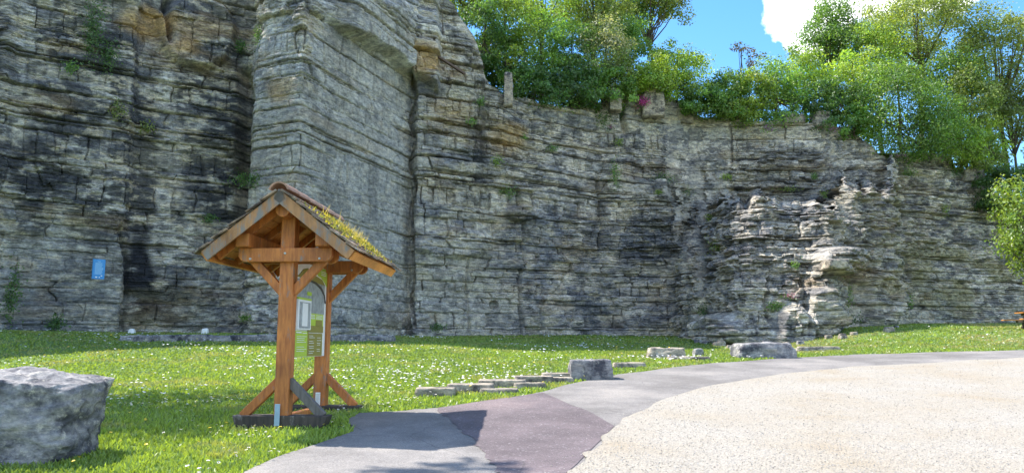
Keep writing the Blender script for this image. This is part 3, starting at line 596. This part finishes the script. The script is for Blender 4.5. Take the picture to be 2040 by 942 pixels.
tline(.04, .20, .248, .014); tline(.22, .36, .245, .008); tline(.42, .88, .252, .006)
for b in (.03, .05, .085, .105, .14, .16, .20, .22): tline(.44, rr.uniform(.56, .64), b)
for b in (.05, .07, .12, .14, .17, .20): tline(.70, rr.uniform(.8, .86), b)
for b in (.42, .435, .45, .41): tline(.47, .60, b); tline(.64, .86, b)
for b in (.92, .94, .96): tline(.02, .10, b); tline(.76, .94, b, .009)
o = bm_obj('text_lines', bmx, M_WHITE, brd); tag(o, kind='stuff')
kb('plate', box(-.05, .012, -.146, -.137, .02, .27, .002), M_PLATE, label='pale blue metal plate at the foot of the post')
pw = kb('plate', box(-.045, .02, LEN - .094, LEN - .086, .14, .31, .002), M_WHITE, label='white lettered plate low on the rear post')
bmx = bmesh.new()
for i in range(9):
    z = .155 + i * .016; bmx.faces.new([bmx.verts.new(p) for p in ((-.038, LEN - .0955, z), (.012, LEN - .0955, z), (.012, LEN - .0955, z + .005), (-.038, LEN - .0955, z + .005))])
tag(bm_obj('text_lines', bmx, M_GREYP, pw), kind='stuff')
kb('tie_beam', box(-.05, .05, .085, LEN - .085, .03, .13, .008), M_WOOD)

# ------------------------------------------------------------------ blue sign on the cliff, rail, picnic table
p, n_ = cliff_at(197, 536); n_ = Vector(n_); rz = math.atan2(n_.y, n_.x) + math.pi / 2; q = at(197, 536, p[1] - .42)
SG = empty('wall_sign', (q[0], q[1], q[2]), rz); tag(SG, 'small blue information sign fixed to the shaded cliff wall', 'sign')
bm_obj('sign_plate', box(-.19, .19, -.015, .015, -.345, .345, .004), M_BLUE, SG)
bm_obj('sign_edge', box(-.207, -.1905, -.03, .03, -.35, .35, .003), M_BLUE, SG)
for sx in (-.12, .12): bm_obj('bracket', box(sx - .02, sx + .02, .016, .5, -.03, .03, .003), M_METAL, SG)
bmx = bmesh.new(); rr = random.Random(4)
def sline(x0, x1, z, h): bmx.faces.new([bmx.verts.new(v) for v in ((x0, -.0185, z), (x1, -.0185, z), (x1, -.0185, z + h), (x0, -.0185, z + h))])
sline(-.06, .04, .25, .02)
for i in range(14): sline(-.13, rr.uniform(.08, .14), .20 - i * .029, .014)
tag(bm_obj('text_lines', bmx, M_PBLUE, SG), kind='stuff')
for cx_, cz_, r_ in ((-.07, -.28, .035), (.03, -.285, .025), (.09, -.23, .028)):
    bm = bmesh.new(); bmesh.ops.create_circle(bm, cap_ends=True, segments=12, radius=r_, matrix=Matrix.Translation((cx_, -.0185, cz_)) @ Matrix.Rotation(math.pi / 2, 4, 'X') @ Matrix.Scale(.6, 4, (0, 1, 0))); bm_obj('emblem', bm, M_WHITE, SG)
p0, _ = cliff_at(874, 116); p1, _ = cliff_at(926, 149)
a0, a1 = at(874, 114, p0[1] - .35), at(926, 148, p1[1] - .35)
tag(bm_obj('steel_rail', beam(a0, a1, .10, .14, (0, 0, 1), .01), M_RUST), 'rusty steel rail lying slanted high on the cliff face', 'rail')
g = ground_at(2060, 657); T = empty('picnic_table', (g[0], g[1], g[2]), math.radians(-8)); tag(T, 'wooden picnic table on the grass at the far end of the cliff', 'picnic table')
for y in (-.27, -.09, .09, .27): bm_obj('table_plank', box(-.55, 1.35, y - .085, y + .085, .71, .75, .006), M_WOODL, T)
for y in (-.78, .78): bm_obj('bench_plank', box(-.85, 1.35, y - .13, y + .13, .42, .46, .006), M_WOODL, T)
for x in (-.25, 1.05):
    bm_obj('cross_bearer', box(x - .04, x + .04, -.85, .85, .33, .419, .006), M_BASEW, T); bm_obj('top_bearer', box(x - .04, x + .04, -.36, .36, .62, .709, .006), M_BASEW, T)
    for s in (-1, 1): bm_obj('leg', beam((x + .085, s * .62, -.03), (x + .085, s * .22, .70), .08, .10, (1, 0, 0)), M_BASEW, T)

# ------------------------------------------------------------------ foliage
def tube(path, r0, r1, n=6):
    path = np.array(path); V, Fq = [], []
    for i, p in enumerate(path):
        d = path[min(i + 1, len(path) - 1)] - path[max(i - 1, 0)]; d = d / (np.linalg.norm(d) + 1e-9); s = np.cross(d, (0.31, 0.95, 0.1)); s /= np.linalg.norm(s) + 1e-9; t_ = np.cross(d, s); r = r0 + (r1 - r0) * i / (len(path) - 1)
        for k in range(n): V.append(p + r * (math.cos(2 * math.pi * k / n) * s + math.sin(2 * math.pi * k / n) * t_))
    for i in range(len(path) - 1):
        for k in range(n): Fq.append((i * n + k, i * n + (k + 1) % n, (i + 1) * n + (k + 1) % n, (i + 1) * n + k))
    return V, Fq
def leaves(rs, P, N, size, col, var=.25):
    """rhombic leaves at points P with rough normals N"""
    n = len(P); N = N + rs.normal(0, .75, (n, 3)); N[:, 2] += .35; N /= np.linalg.norm(N, axis=1, keepdims=True) + 1e-9
    A = np.cross(N, rs.normal(0, 1, (n, 3))); A /= np.linalg.norm(A, axis=1, keepdims=True) + 1e-9; B = np.cross(N, A); s = (size * rs.uniform(.6, 1.3, n))[:, None]
    V = np.stack([P - A * s * .55, P + B * s * .28, P + A * s * .55 - N * s * .12, P - B * s * .28], 1).reshape(-1, 3)
    Fq = np.arange(4 * n).reshape(n, 4); Cc = np.repeat(col * (1 + var * rs.normal(0, 1, (n, 1))).clip(.4, 1.8), 4, 0); return V, Fq, Cc
def crown(rs, rad, n, size, cols, nclus, gap=0.0, drop=0.0):
    rad = np.array(rad); u = rs.normal(0, 1, (nclus, 3)); u /= np.linalg.norm(u, axis=1, keepdims=True)
    if gap > .5: u[:, 2] = np.where(u[:, 2] < -.5, -u[:, 2], u[:, 2])
    cc = u * rad * (rs.uniform(.35, .95, (nclus, 1)) if gap > .5 else rs.uniform(.15, 1.0, (nclus, 1)) ** .55); cr_ = (rs.uniform(.16, .30, nclus) if gap > .5 else rs.uniform(.20, .42, nclus)) * min(rad.mean(), 2.4)
    if drop > 0:   # branches that hang down to the ground
        m_ = int(nclus * .34); cc[:m_, 2] = -rad[2] * .5 - rs.uniform(0, 1, m_) * max(drop - rad[2] * .5, .1); cc[:m_, :2] = rs.uniform(-.85, .85, (m_, 2)) * rad[:2]
    k = rs.randint(0, nclus, n); q = rs.normal(0, 1, (n, 3)); q /= np.linalg.norm(q, axis=1, keepdims=True); P = cc[k] + q * (cr_[k] * rs.uniform(.2, 1.15, n) ** .6)[:, None] * np.array([1.15, 1.15, .75])
    cb = np.array(cols)[rs.randint(0, len(cols), nclus)] * rs.uniform(.7, 1.3, (nclus, 1)); return P, q * .8 + P / rad * .4, cb[k], cc
KIND = {'lime': [(.265, .385, .055), (.300, .405, .065), (.215, .34, .055)], 'green': [(.165, .300, .058), (.195, .325, .065), (.13, .255, .05)], 'dark': [(.08, .17, .040), (.10, .20, .045)],
        'olive': [(.230, .295, .08), (.265, .32, .09), (.20, .27, .075)], 'pale': [(.27, .31, .15), (.22, .29, .10), (.36, .37, .24)], 'brown': [(.18, .15, .09), (.14, .15, .07)]}
def tree(name, label, u, v, Y, rx, rz_, kind, n=5200, seed=0, size=.17, gap=0.0, base=None, lean=None, group='bushes and trees along the cliff rim', cat='bush', ctr=None):
    rs = np.random.RandomState(100 + seed); c0 = at(u, v, Y) if ctr is None else np.array(ctr)
    bxy = (c0[0] + rs.uniform(-.3, .3), c0[1] + .2) if base is None else base; bz_ = (hill_z(*bxy) if base is None or len(base) == 2 else base[2]) - .3
    if base is None and bz_ > c0[2] - .3 * rz_: bz_ = c0[2] - .8 * rz_
    b0 = np.array([bxy[0], bxy[1], bz_]); T = empty(name, b0); low = name != 'tree'; tag(T, label, cat, group)
    P, N, Cc, cl = crown(rs, (rx, rx * .9, rz_), n, size, KIND[kind], max(12, int(n / 120)), gap, (c0[2] - b0[2]) if low else 0)
    # leafy skirt down to the ground for shrubs
    rel = c0 - b0; P = P + rel; V, Fq, Cv = leaves(rs, P, N, size, Cc)
    me = np_mesh('crown', V, Fq); set_col(me, Cv); obj('crown', me, M_LEAF, T)
    TV, TF = [], []; r0 = .045 * rz_ + .03
    def add(path, a, b):
        v_, f_ = tube(path, a, b); k0 = len(TV); TV.extend(v_); TF.extend([tuple(i + k0 for i in f) for f in f_])
    mid = rel * (.62 if low else .72) + rs.normal(0, .15, 3); add([np.zeros(3), rel * .3 + rs.normal(0, .1, 3), mid, rel + np.array((0, 0, rz_ * .45))], r0, r0 * .3)
    for q in cl[:14 if low else 22]:
        s0 = mid * rs.uniform(.55 if low else .85, 1.1); e = q + rel; add([s0, s0 * .5 + e * .5 + rs.normal(0, .15, 3) - np.array((0, 0, .1 * rz_)), e], r0 * .42, r0 * .10)
    me = np_mesh('trunk', TV, TF, True); obj('trunk', me, M_BARK, T); return T
TREES = [
 ('bush', 'lime bush in front of the olive tree trunk', 1925, 262, 46, 1.7, 1.5, 'lime', 4800, 0), ('tree', 'pale olive tree at the outer end of the rim', 2015, 235, 49, 2.0, 2.2, 'olive', 5200, .2), ('bush', 'lime bush between the slim tree and the olive tree', 1745, 105, 48, 2.2, 2.2, 'lime', 6200, 0), ('bush', 'green thicket below the olive tree crown', 1905, 150, 48, 2.2, 2.0, 'green', 6000, 0),
 ('bush', 'shady bush tucked between tower and yellow-green bush', 990, 110, 41.0, 1.5, 1.5, 'green', 5200, 0), ('tree', 'rounded tree rising behind the dark-limbed tree', 1240, 25, 49, 2.6, 2.4, 'green', 6000, 0),
 ('bush', 'leafy scrub along the rim beneath the blossom bush', 1215, 170, 41.6, 1.5, .9, 'green', 4200, 0), ('bush', 'trailing scrub over the rim near the small rounded boulder', 1470, 212, 43, 1.2, .7, 'lime', 3000, 0),
 ('bush', 'dark brown-green bush hanging beside the tall cliff tower', 968, 60, 38.5, 1.2, 2.0, 'dark', 4200, 0), ('bush', 'yellow-green bush spilling over behind the cliff tower', 1005, 45, 40.5, 1.9, 2.2, 'lime', 7000, 0),
 ('tree', 'leafy tree top above the cliff tower', 930, -10, 42, 1.8, 1.5, 'lime', 5000, 0), ('bush', 'bright green bush above the slender rock pinnacle', 1075, 85, 41.5, 2.2, 2.2, 'green', 8000, 0),
 ('tree', 'yellow-green tree top between tower and tall green tree', 1080, -5, 44.5, 2.6, 2.3, 'lime', 7000, 0),
 ('ivy', 'dark ivy mass draped behind the slender rock pinnacle', 1060, 165, 39.8, 1.9, .9, 'dark', 5200, 0), ('bush', 'dark green bush low on the rim above the ivy', 1145, 165, 40.6, 1.7, 1.2, 'dark', 5400, 0),
 ('bush', 'mid-green bush between the dark bush and blossom bush', 1140, 95, 42.5, 1.8, 1.9, 'green', 6500, 0),
 ('tree', 'tall green tree behind the blossom bush', 1180, 10, 46, 3.0, 2.6, 'olive', 8500, 0), ('bush', 'pale whitish blossoming bush in the middle of the rim', 1205, 100, 42, 1.7, 2.2, 'pale', 7000, 0),
 ('tree', 'spreading tree with dark bare limbs against the blue sky', 1300, 15, 48, 2.6, 2.3, 'olive', 4600, .9), ('bush', 'fresh yellow-green bush above the magenta flowers', 1290, 150, 42, 1.7, 1.3, 'lime', 6000, 0),
 ('bush', 'green bush under the tree with dark limbs', 1250, 80, 45, 1.8, 1.5, 'green', 5600, 0),
 ('bush', 'rounded lime bush beside the rim block', 1352, 130, 43.5, 1.8, 1.5, 'lime', 6400, 0), ('bush', 'low green bush hanging over the rim block', 1400, 198, 42.5, 1.3, .9, 'green', 4400, 0),
 ('bush', 'upright green bush under the patch of blue sky', 1445, 180, 43, 1.4, 1.3, 'green', 5200, 0), ('bush', 'sparse twiggy bush against the white cloud', 1478, 118, 46, 1.3, 1.4, 'brown', 420, .4),
 ('bush', 'lime bush below the sparse twiggy bush', 1495, 180, 43.5, 1.3, 1.3, 'lime', 5000, 0),
 ('bush', 'green bush above the flat tan boulder', 1550, 170, 44, 1.8, 1.5, 'green', 6600, 0), ('bush', 'lime-tipped bush in front of the white cloud', 1600, 145, 45.5, 1.6, 1.9, 'lime', 6000, 0),
 ('bush', 'dark bush right behind the pale rounded boulder', 1655, 195, 43.6, 1.6, 1.4, 'dark', 5200, 0), ('tree', 'slim upright green tree beside the white cloud', 1650, 75, 50, 2.1, 2.9, 'green', 9000, .3),
 ('bush', 'lime bush filling the gap beside the slim tree', 1700, 150, 46, 1.9, 1.9, 'lime', 6200, 0),
 ('bush', 'small green bush beside the purple rim flowers', 1700, 235, 43, 1.0, .8, 'green', 3200, 0), ('bush', 'big round bright green bush overhanging the rim', 1790, 200, 43.5, 2.7, 2.4, 'green', 12000, 0),
 ('tree', 'large olive-green spreading tree, tallest on the rim', 1830, 60, 51, 4.6, 4.2, 'olive', 22000, .3), ('bush', 'deep green bush above the pale broken ledge', 1872, 240, 44.5, 1.8, 1.7, 'green', 6200, 0),
 ('tree', 'airy tree with sky showing through, past the olive tree', 1985, 125, 50, 3.0, 4.2, 'olive', 10500, .3), ('bush', 'olive bush between the deep green bush and the sky gap', 1940, 200, 46.5, 1.7, 2.2, 'olive', 5600, .3),
 ('bush', 'sunlit thicket at the lower end of the rim', 1950, 300, 48, 1.6, 1.0, 'lime', 4000, .3), ('bush', 'dark bush at the lower end of the cliff', 1992, 375, 45.0, 1.3, 1.5, 'dark', 5600, 0), ('bush', 'dense shrub beyond the end of the cliff rim', 2065, 350, 47, 1.6, 1.6, 'green', 4800, 0)]
for i, (nm, lb, u, v, Y, rx_, rz_, kd, n_, gp) in enumerate(TREES): tree(nm, lb, u, v, Y, rx_, rz_, kd, int(n_ * 1.35), i, .145 if Y < 46 else .165, gp, cat='ivy' if nm == 'ivy' else nm)
g = ground_at(2095, 648)
tree('tree', 'bright young tree with leaves hanging before the cliff end', 0, 0, 0, 1.5, 2.9, 'lime', 6500, 40, .15, .2, base=(g[0] + .6, g[1], g[2]), group=None, cat='tree', ctr=at(2046, 455, g[1] - 1))
tree('tree', 'tall shade tree beyond the boulder, shading the daisy lawn', 0, 0, 0, 3.0, 2.6, 'green', 5200, 41, .24, 0, base=(-17, 15.5, float(gz(-17, 15.5))), group='shade trees by the lawn', cat='tree', ctr=(-12.3, 14.4, 11.5))
tree('tree', 'slender shade tree beside the lawn, shading the path', 0, 0, 0, 2.0, 1.5, 'green', 2600, 42, .24, 0, base=(-16, 11.0, float(gz(-16, 11))), group='shade trees by the lawn', cat='tree', ctr=(-8.1, 8.5, 10.8))

# plants rooted in the cliff
def tuft(name, label, u, v, ru, rv, kind, n, seed, cat='plant', flower=None, blade=False):
    rs = np.random.RandomState(500 + seed); p, nn = cliff_at(u, v); p = p + nn * (.55 if flower is not None else .08); k = p[1] / F; T = empty(name, p); tag(T, label, cat, 'plants rooted in the cliff')
    q = rs.normal(0, .45, (n, 3)) * np.array([ru * k, .14, rv * k]); q += nn * .14; q -= nn[None] * 0
    cols = np.array(KIND[kind])[rs.randint(0, len(KIND[kind]), n)]
    V, Fq, Cc = leaves(rs, q, np.tile(nn, (n, 1)), .085 if not blade else .13, cols); me = np_mesh('foliage', V, Fq); set_col(me, Cc); obj('foliage', me, M_LEAF, T)
    if flower is not None:
        m_ = int(n * .8); q = rs.normal(0, .42, (m_, 3)) * np.array([ru * k, .14, rv * k]) + nn * .26 + np.array((0, 0, .04)); V, Fq, Cc = leaves(rs, q, np.tile(nn, (m_, 1)), .075, np.tile(np.array(flower), (m_, 1)), .2)
        me = np_mesh('blossom', V, Fq); set_col(me, Cc); obj('blossom', me, M_LEAF, T)
MAG, LIL = (.62, .10, .46), (.36, .17, .33)
tuft('ivy', 'ivy trailing down the dark wall near the upper corner', 185, 60, 28, 85, 'dark', 900, 1, 'ivy'); tuft('ivy', 'lower ivy strand on the dark wall', 215, 110, 26, 40, 'dark', 420, 2, 'ivy')
tuft('fern', 'fern clump under the ivy on the dark wall', 140, 138, 18, 16, 'green', 200, 3); tuft('plant', 'pale grassy plant on the mid ledge of the dark wall', 230, 220, 22, 22, 'olive', 220, 4)
tuft('plant', 'drooping dry tuft below the pale grassy plant', 290, 255, 22, 16, 'olive', 180, 5); tuft('plant', 'dark tuft in the deep corner beside the buttress', 480, 95, 14, 16, 'dark', 200, 6); tuft('plant', 'hanging tuft in the upper gully of the buttress', 513, 75, 10, 30, 'dark', 200, 7)
tuft('plant', 'dark grassy clump on the ledge just above the shelter roof', 505, 360, 40, 18, 'dark', 420, 8); tuft('plant', 'small leafy clump left of the shelter roof on the wall', 415, 435, 18, 10, 'dark', 150, 9); tuft('ivy', 'ivy climbing the wall foot near the boulder', 22, 590, 20, 60, 'dark', 420, 10, 'ivy'); tuft('plant', 'weedy clump at the wall foot under the blue sign', 110, 645, 22, 18, 'dark', 260, 11)
tuft('plant', 'small tuft low on the wall beside the shelter post', 495, 632, 10, 7, 'green', 90, 12); tuft('plant', 'tuft at the wall foot right of the shelter', 868, 652, 18, 9, 'dark', 180, 13)
for i, (lb, u, v, ru, rv, kd) in enumerate([('green tuft below the steel rail', 955, 205, 10, 14, 'green'), ('green tuft on the ledge beneath the steel rail tuft', 935, 245, 14, 8, 'green'), ('green tuft under the ochre patch', 1040, 275, 12, 8, 'green'), ('bright plant on the steep face below the ivy', 988, 322, 14, 12, 'lime'), ('trailing plant below the bright plant', 1010, 382, 26, 16, 'green'),
      ('plant on the bulging ledge in the middle of the cliff', 1095, 298, 14, 8, 'green'), ('bright tuft under the magenta flowers', 1230, 284, 10, 9, 'lime'), ('dark ivy patch beside the stubby pinnacle', 1200, 240, 20, 20, 'dark'), ('ivy strand between the rock teeth', 1238, 225, 14, 16, 'dark'), ('long green streak of plants down the concave wall', 1222, 350, 12, 32, 'green'),
      ('shrubby plant on the concave terrace', 1325, 355, 26, 14, 'dark'), ('grassy plant at the top of the pale pillar', 1370, 385, 20, 12, 'green'), ('yellow-green tuft at the pillar shoulder', 1312, 383, 9, 7, 'lime'), ('leafy plant beside the pale pillar', 1412, 435, 10, 16, 'lime'), ('bushy fern on the tumbled outcrop beside the pillar', 1432, 490, 22, 18, 'lime'),
      ('yellow-green tuft on the terrace crest', 1450, 352, 16, 7, 'lime'), ('yellow-green tuft on the crest past the middle', 1640, 388, 11, 8, 'lime'), ('small tuft on the outcrop face', 1580, 530, 9, 9, 'green'), ('plants filling the notch of the outcrop', 1692, 590, 14, 30, 'green'), ('dark weeds at the foot of the notch', 1680, 635, 24, 12, 'dark'),
      ('bright tuft high on the end wall', 1884, 420, 10, 16, 'lime'), ('green plant by the step of the end wall', 1800, 600, 8, 18, 'green'), ('weeds beside the base outcrop', 1540, 610, 22, 12, 'green'), ('weeds low between base outcrops', 1400, 620, 12, 18, 'dark'), ('plants below the pale broken ledge', 1800, 345, 22, 14, 'green'), ('green plant under the rim boulders', 1530, 250, 16, 14, 'green'), ('bush-like plant under the rim bushes', 1440, 222, 22, 14, 'lime'),
      ('dark plant on the wall under the olive tree', 1900, 345, 20, 12, 'dark'), ('tuft on the wall between terrace and rim', 1625, 350, 9, 8, 'green'), ('small dry plant on the crest of the outcrop', 1500, 375, 24, 7, 'olive'), ('mossy plant at the top of the outcrop', 1570, 378, 30, 6, 'olive')]): tuft('plant', lb, u, v, ru, rv, kd, int(90 + ru * rv * .55), 20 + i)
tuft('flowering_plant', 'vivid magenta flowering clump on the rim', 1272, 212, 15, 13, 'green', 420, 60, 'flowers', MAG); tuft('flowering_plant', 'low lilac flowers under the pale rounded boulder', 1640, 264, 26, 8, 'green', 220, 61, 'flowers', LIL); tuft('flowering_plant', 'faint lilac flowers below the flat tan boulder', 1520, 264, 18, 8, 'green', 120, 62, 'flowers', LIL)
tuft('flowering_plant', 'small magenta flowers below the ivy patch', 1207, 262, 9, 6, 'dark', 70, 63, 'flowers', LIL); tuft('flowering_plant', 'lilac flowers sloping down by the broken ledge', 1762, 318, 22, 8, 'dark', 110, 64, 'flowers', LIL); tuft('flowering_plant', 'purple flowers on the base outcrop', 1560, 592, 16, 6, 'dark', 80, 65, 'flowers', LIL)

# ------------------------------------------------------------------ lawn: grass, daisies, buttercups, pebbles
rs = np.random.RandomState(21)
def polar(n, d0, d1, a0=-41, a1=41):
    d = d0 * (d1 / d0) ** rs.rand(n); a = np.radians(rs.uniform(a0, a1, n)); return d * np.sin(a), d * np.cos(a)
BX = np.interp
cl_x, cl_y = X3[30], Y3[30]
cl_poly = list(zip(cl_x[::6], cl_y[::6])) + [(60, 120), (-60, 120)]
def on_lawn(x, y): return ~inpoly(x, y, POLY_PAVED) & ~inpoly(x, y, cl_poly)
x, y = polar(330000, 5.2, 48); k = on_lawn(x, y); x, y = x[k], y[k]; z = gz(x, y) - .006; n = len(x); dist = np.hypot(x, y)
pat = fbm(x * .5, y * .5, 0, 81, 4); dry = sm(.05, .45, fbm(x * .35, y * .35, 0, 82, 3)) * sm(6, 12, x) * .8 + .55 * sm(.10, .45, fbm(x * 1.3, y * 1.3, 0, 83, 3))
h = rs.uniform(.020, .050, n) * (1 + .4 * pat) * (1 + .012 * dist); w_ = .0035 + .0013 * dist; aa = rs.uniform(0, 2 * math.pi, n); ln = rs.normal(0, .45, (n, 2)) * h[:, None]
sx, sy = np.cos(aa) * w_, np.sin(aa) * w_
V = np.stack([np.stack([x - sx, y - sy, z], 1), np.stack([x + sx, y + sy, z], 1), np.stack([x + ln[:, 0], y + ln[:, 1], z + h], 1)], 1).reshape(-1, 3)
cg = np.array((.215, .300, .052))[None] * (1 + .30 * pat + .18 * rs.normal(0, 1, n)).clip(.5, 1.7)[:, None]; cg = cg * (1 - dry[:, None]) + np.array((.34, .32, .13))[None] * dry[:, None]
me = np_mesh('grass', V, np.arange(3 * n).reshape(n, 3)); set_col(me, np.repeat(cg, 3, 0)); tag(obj('grass', me, M_GRASS), kind='stuff')
# daisies
def daisy_mesh(rad=.016, stem=.06):
    V, Fq, mi = [], [], []; n = 10
    for i in range(n):
        a0, a1 = 2 * math.pi * (i + .08) / n, 2 * math.pi * (i + .92) / n; am = (a0 + a1) / 2; k = len(V)
        V += [(rad * .28 * math.cos(am), rad * .28 * math.sin(am), stem), (rad * .85 * math.cos(a0), rad * .85 * math.sin(a0), stem + .003), (rad * math.cos(am), rad * math.sin(am), stem + .004), (rad * .85 * math.cos(a1), rad * .85 * math.sin(a1), stem + .003)]; Fq.append((k, k + 1, k + 2, k + 3)); mi.append(0)
    k = len(V); V += [(rad * .36 * math.cos(2 * math.pi * i / 6), rad * .36 * math.sin(2 * math.pi * i / 6), stem + .002) for i in range(6)] + [(0, 0, stem + .007)]
    for i in range(6): Fq.append((k + i, k + (i + 1) % 6, k + 6)); mi.append(1)
    k = len(V); V += [(.0015, 0, 0), (-.0015, 0, 0), (-.0015, 0, stem), (.0015, 0, stem)]; Fq.append((k, k + 1, k + 2, k + 3)); mi.append(2)
    return V, Fq, mi
M_PETAL = plain('daisy_petal', (.78, .75, .76), .6, .05); M_YOLK = plain('daisy_centre', (.70, .48, .03), .6, .1); M_STEM = plain('stem', (.07, .14, .03), .8, .2); M_BUTTER = plain('buttercup_petal', (.78, .56, .02), .4, .1)
def flower_mesh(name, mats, **k):
    V, Fq, mi = daisy_mesh(**k); me = bpy.data.meshes.new(name); me.from_pydata(V, [], Fq); [me.materials.append(m_) for m_ in mats]; me.polygons.foreach_set('material_index', mi); return me
x, y = polar(60000, 5.6, 40); k = on_lawn(x, y); x, y = x[k], y[k]
dn = np.clip(.12 + 1.7 * fbm(x * .55, y * .55, 0, 85, 4) + .6 * fbm(x * 1.9, y * 1.9, 0, 86, 2), 0, 1) * (1 - .85 * sm(3, 9, x)); k = rs.rand(len(x)) < dn * .33; x, y = x[k], y[k]; z = gz(x, y)
u_, v_ = proj(x, y, z); inn = (u_ > 8) & (u_ < 2030) & (v_ < 935); dd = np.where(inn, np.hypot(x, y), 999); order = np.argsort(dd); hero, rest = order[:300], order[300:]
dm = [flower_mesh('daisy', [M_PETAL, M_YOLK, M_STEM], rad=r_, stem=s_) for r_, s_ in ((.0155, .075), (.0135, .062), (.017, .085), (.0145, .068))]
for i in hero:
    o = bpy.data.objects.new('daisy', dm[i % 4]); o.location = (x[i], y[i], z[i]); o.rotation_euler = (rs.normal(0, .25), rs.normal(0, .25), rs.uniform(0, 6.28)); link(o); tag(o, 'small white daisy growing in the near lawn', 'daisy', 'daisies in the near lawn')
rest = rest[:5200]; bV, bF, bM = [], [], []
ang_ = np.linspace(0, 2 * math.pi, 7)[:-1]
for i in rest:
    r_ = .0145 + .0006 * min(math.hypot(x[i], y[i]), 30) ; zz_ = z[i] + .075 + .0012 * math.hypot(x[i], y[i]); tx_, ty_ = rs.normal(0, .2, 2); k0 = len(bV)
    bV += [(x[i] + r_ * math.cos(a), y[i] + r_ * math.sin(a), zz_ + r_ * (tx_ * math.cos(a) + ty_ * math.sin(a))) for a in ang_] + [(x[i], y[i], zz_ + .006)] + [(x[i] + .4 * r_ * math.cos(a), y[i] + .4 * r_ * math.sin(a), zz_ + .005) for a in ang_]
    bF += [(k0 + q_, k0 + (q_ + 1) % 6, k0 + 7 + (q_ + 1) % 6, k0 + 7 + q_) for q_ in range(6)]; bM += [0] * 6
    bF += [(k0 + 7 + q_, k0 + 7 + (q_ + 1) % 6, k0 + 6) for q_ in range(6)]; bM += [1] * 6
me = bpy.data.meshes.new('daisies'); me.from_pydata(bV, [], bF); [me.materials.append(m_) for m_ in (M_PETAL, M_YOLK)]; me.polygons.foreach_set('material_index', bM); tag(link(bpy.data.objects.new('daisies', me)), kind='stuff')
bm_ = flower_mesh('buttercup', [M_BUTTER, M_YOLK, M_STEM], rad=.018, stem=.10)
x, y = polar(900, 6, 30, -38, 12); k = on_lawn(x, y); x, y = x[k][:140], y[k][:140]; z = gz(x, y)
for i in range(len(x)):
    o = bpy.data.objects.new('buttercup', bm_); o.location = (x[i], y[i], z[i]); o.scale = (.55 + .05 * y[i],) * 3; o.rotation_euler = (rs.normal(0, .3), rs.normal(0, .3), 0); link(o); tag(o, 'small yellow buttercup in the daisy lawn', 'buttercup', 'yellow flowers in the lawn')
# pebbles on the gravel
lotp = list(PB) + [CC[-1], CC[0]]
x, y = polar(70000, 4.6, 30, -14, 42); k = inpoly(x, y, lotp); x, y = x[k], y[k]; n = len(x); k = rs.rand(n) < .12; x = x + k * rs.normal(0, .22, n); y = y + k * rs.normal(0, .22, n); z = gz(x, y) + .018; r = rs.uniform(.003, .0075, n) ** 1.0 * (1 + .03 * np.hypot(x, y))
oc_ = np.array([(1, 0, 0), (0, 1, 0), (-1, 0, 0), (0, -1, 0), (0, 0, .7)]); V = np.stack([x, y, z], 1)[:, None] + r[:, None, None] * (oc_[None] + rs.normal(0, .22, (n, 5, 3)))
Ft = np.array([(0, 1, 4), (1, 2, 4), (2, 3, 4), (3, 0, 4)]); Fc = (np.arange(n) * 5)[:, None, None] + Ft[None]
cc = np.array([(.39, .35, .30), (.37, .318, .248), (.29, .27, .25), (.43, .40, .36), (.17, .155, .14)])[rs.choice(5, n, p=[.34, .26, .14, .2, .06])]
me = np_mesh('pebbles', V.reshape(-1, 3), Fc.reshape(-1, 3)); set_col(me, np.repeat(cc, 5, 0))
m, nt, b, o_ = mat_new('pebble_stone'); nt.links.new(mix(nt, attr(nt), ramp(nt, noise(nt, 40, 4), [(.3, (.8, .8, .8)), (.7, (1.15, 1.15, 1.15))]), 1.0, 'MULTIPLY'), b.inputs['Base Color']); b.inputs['Roughness'].default_value = .95
tag(obj('pebbles', me, m), kind='stuff')
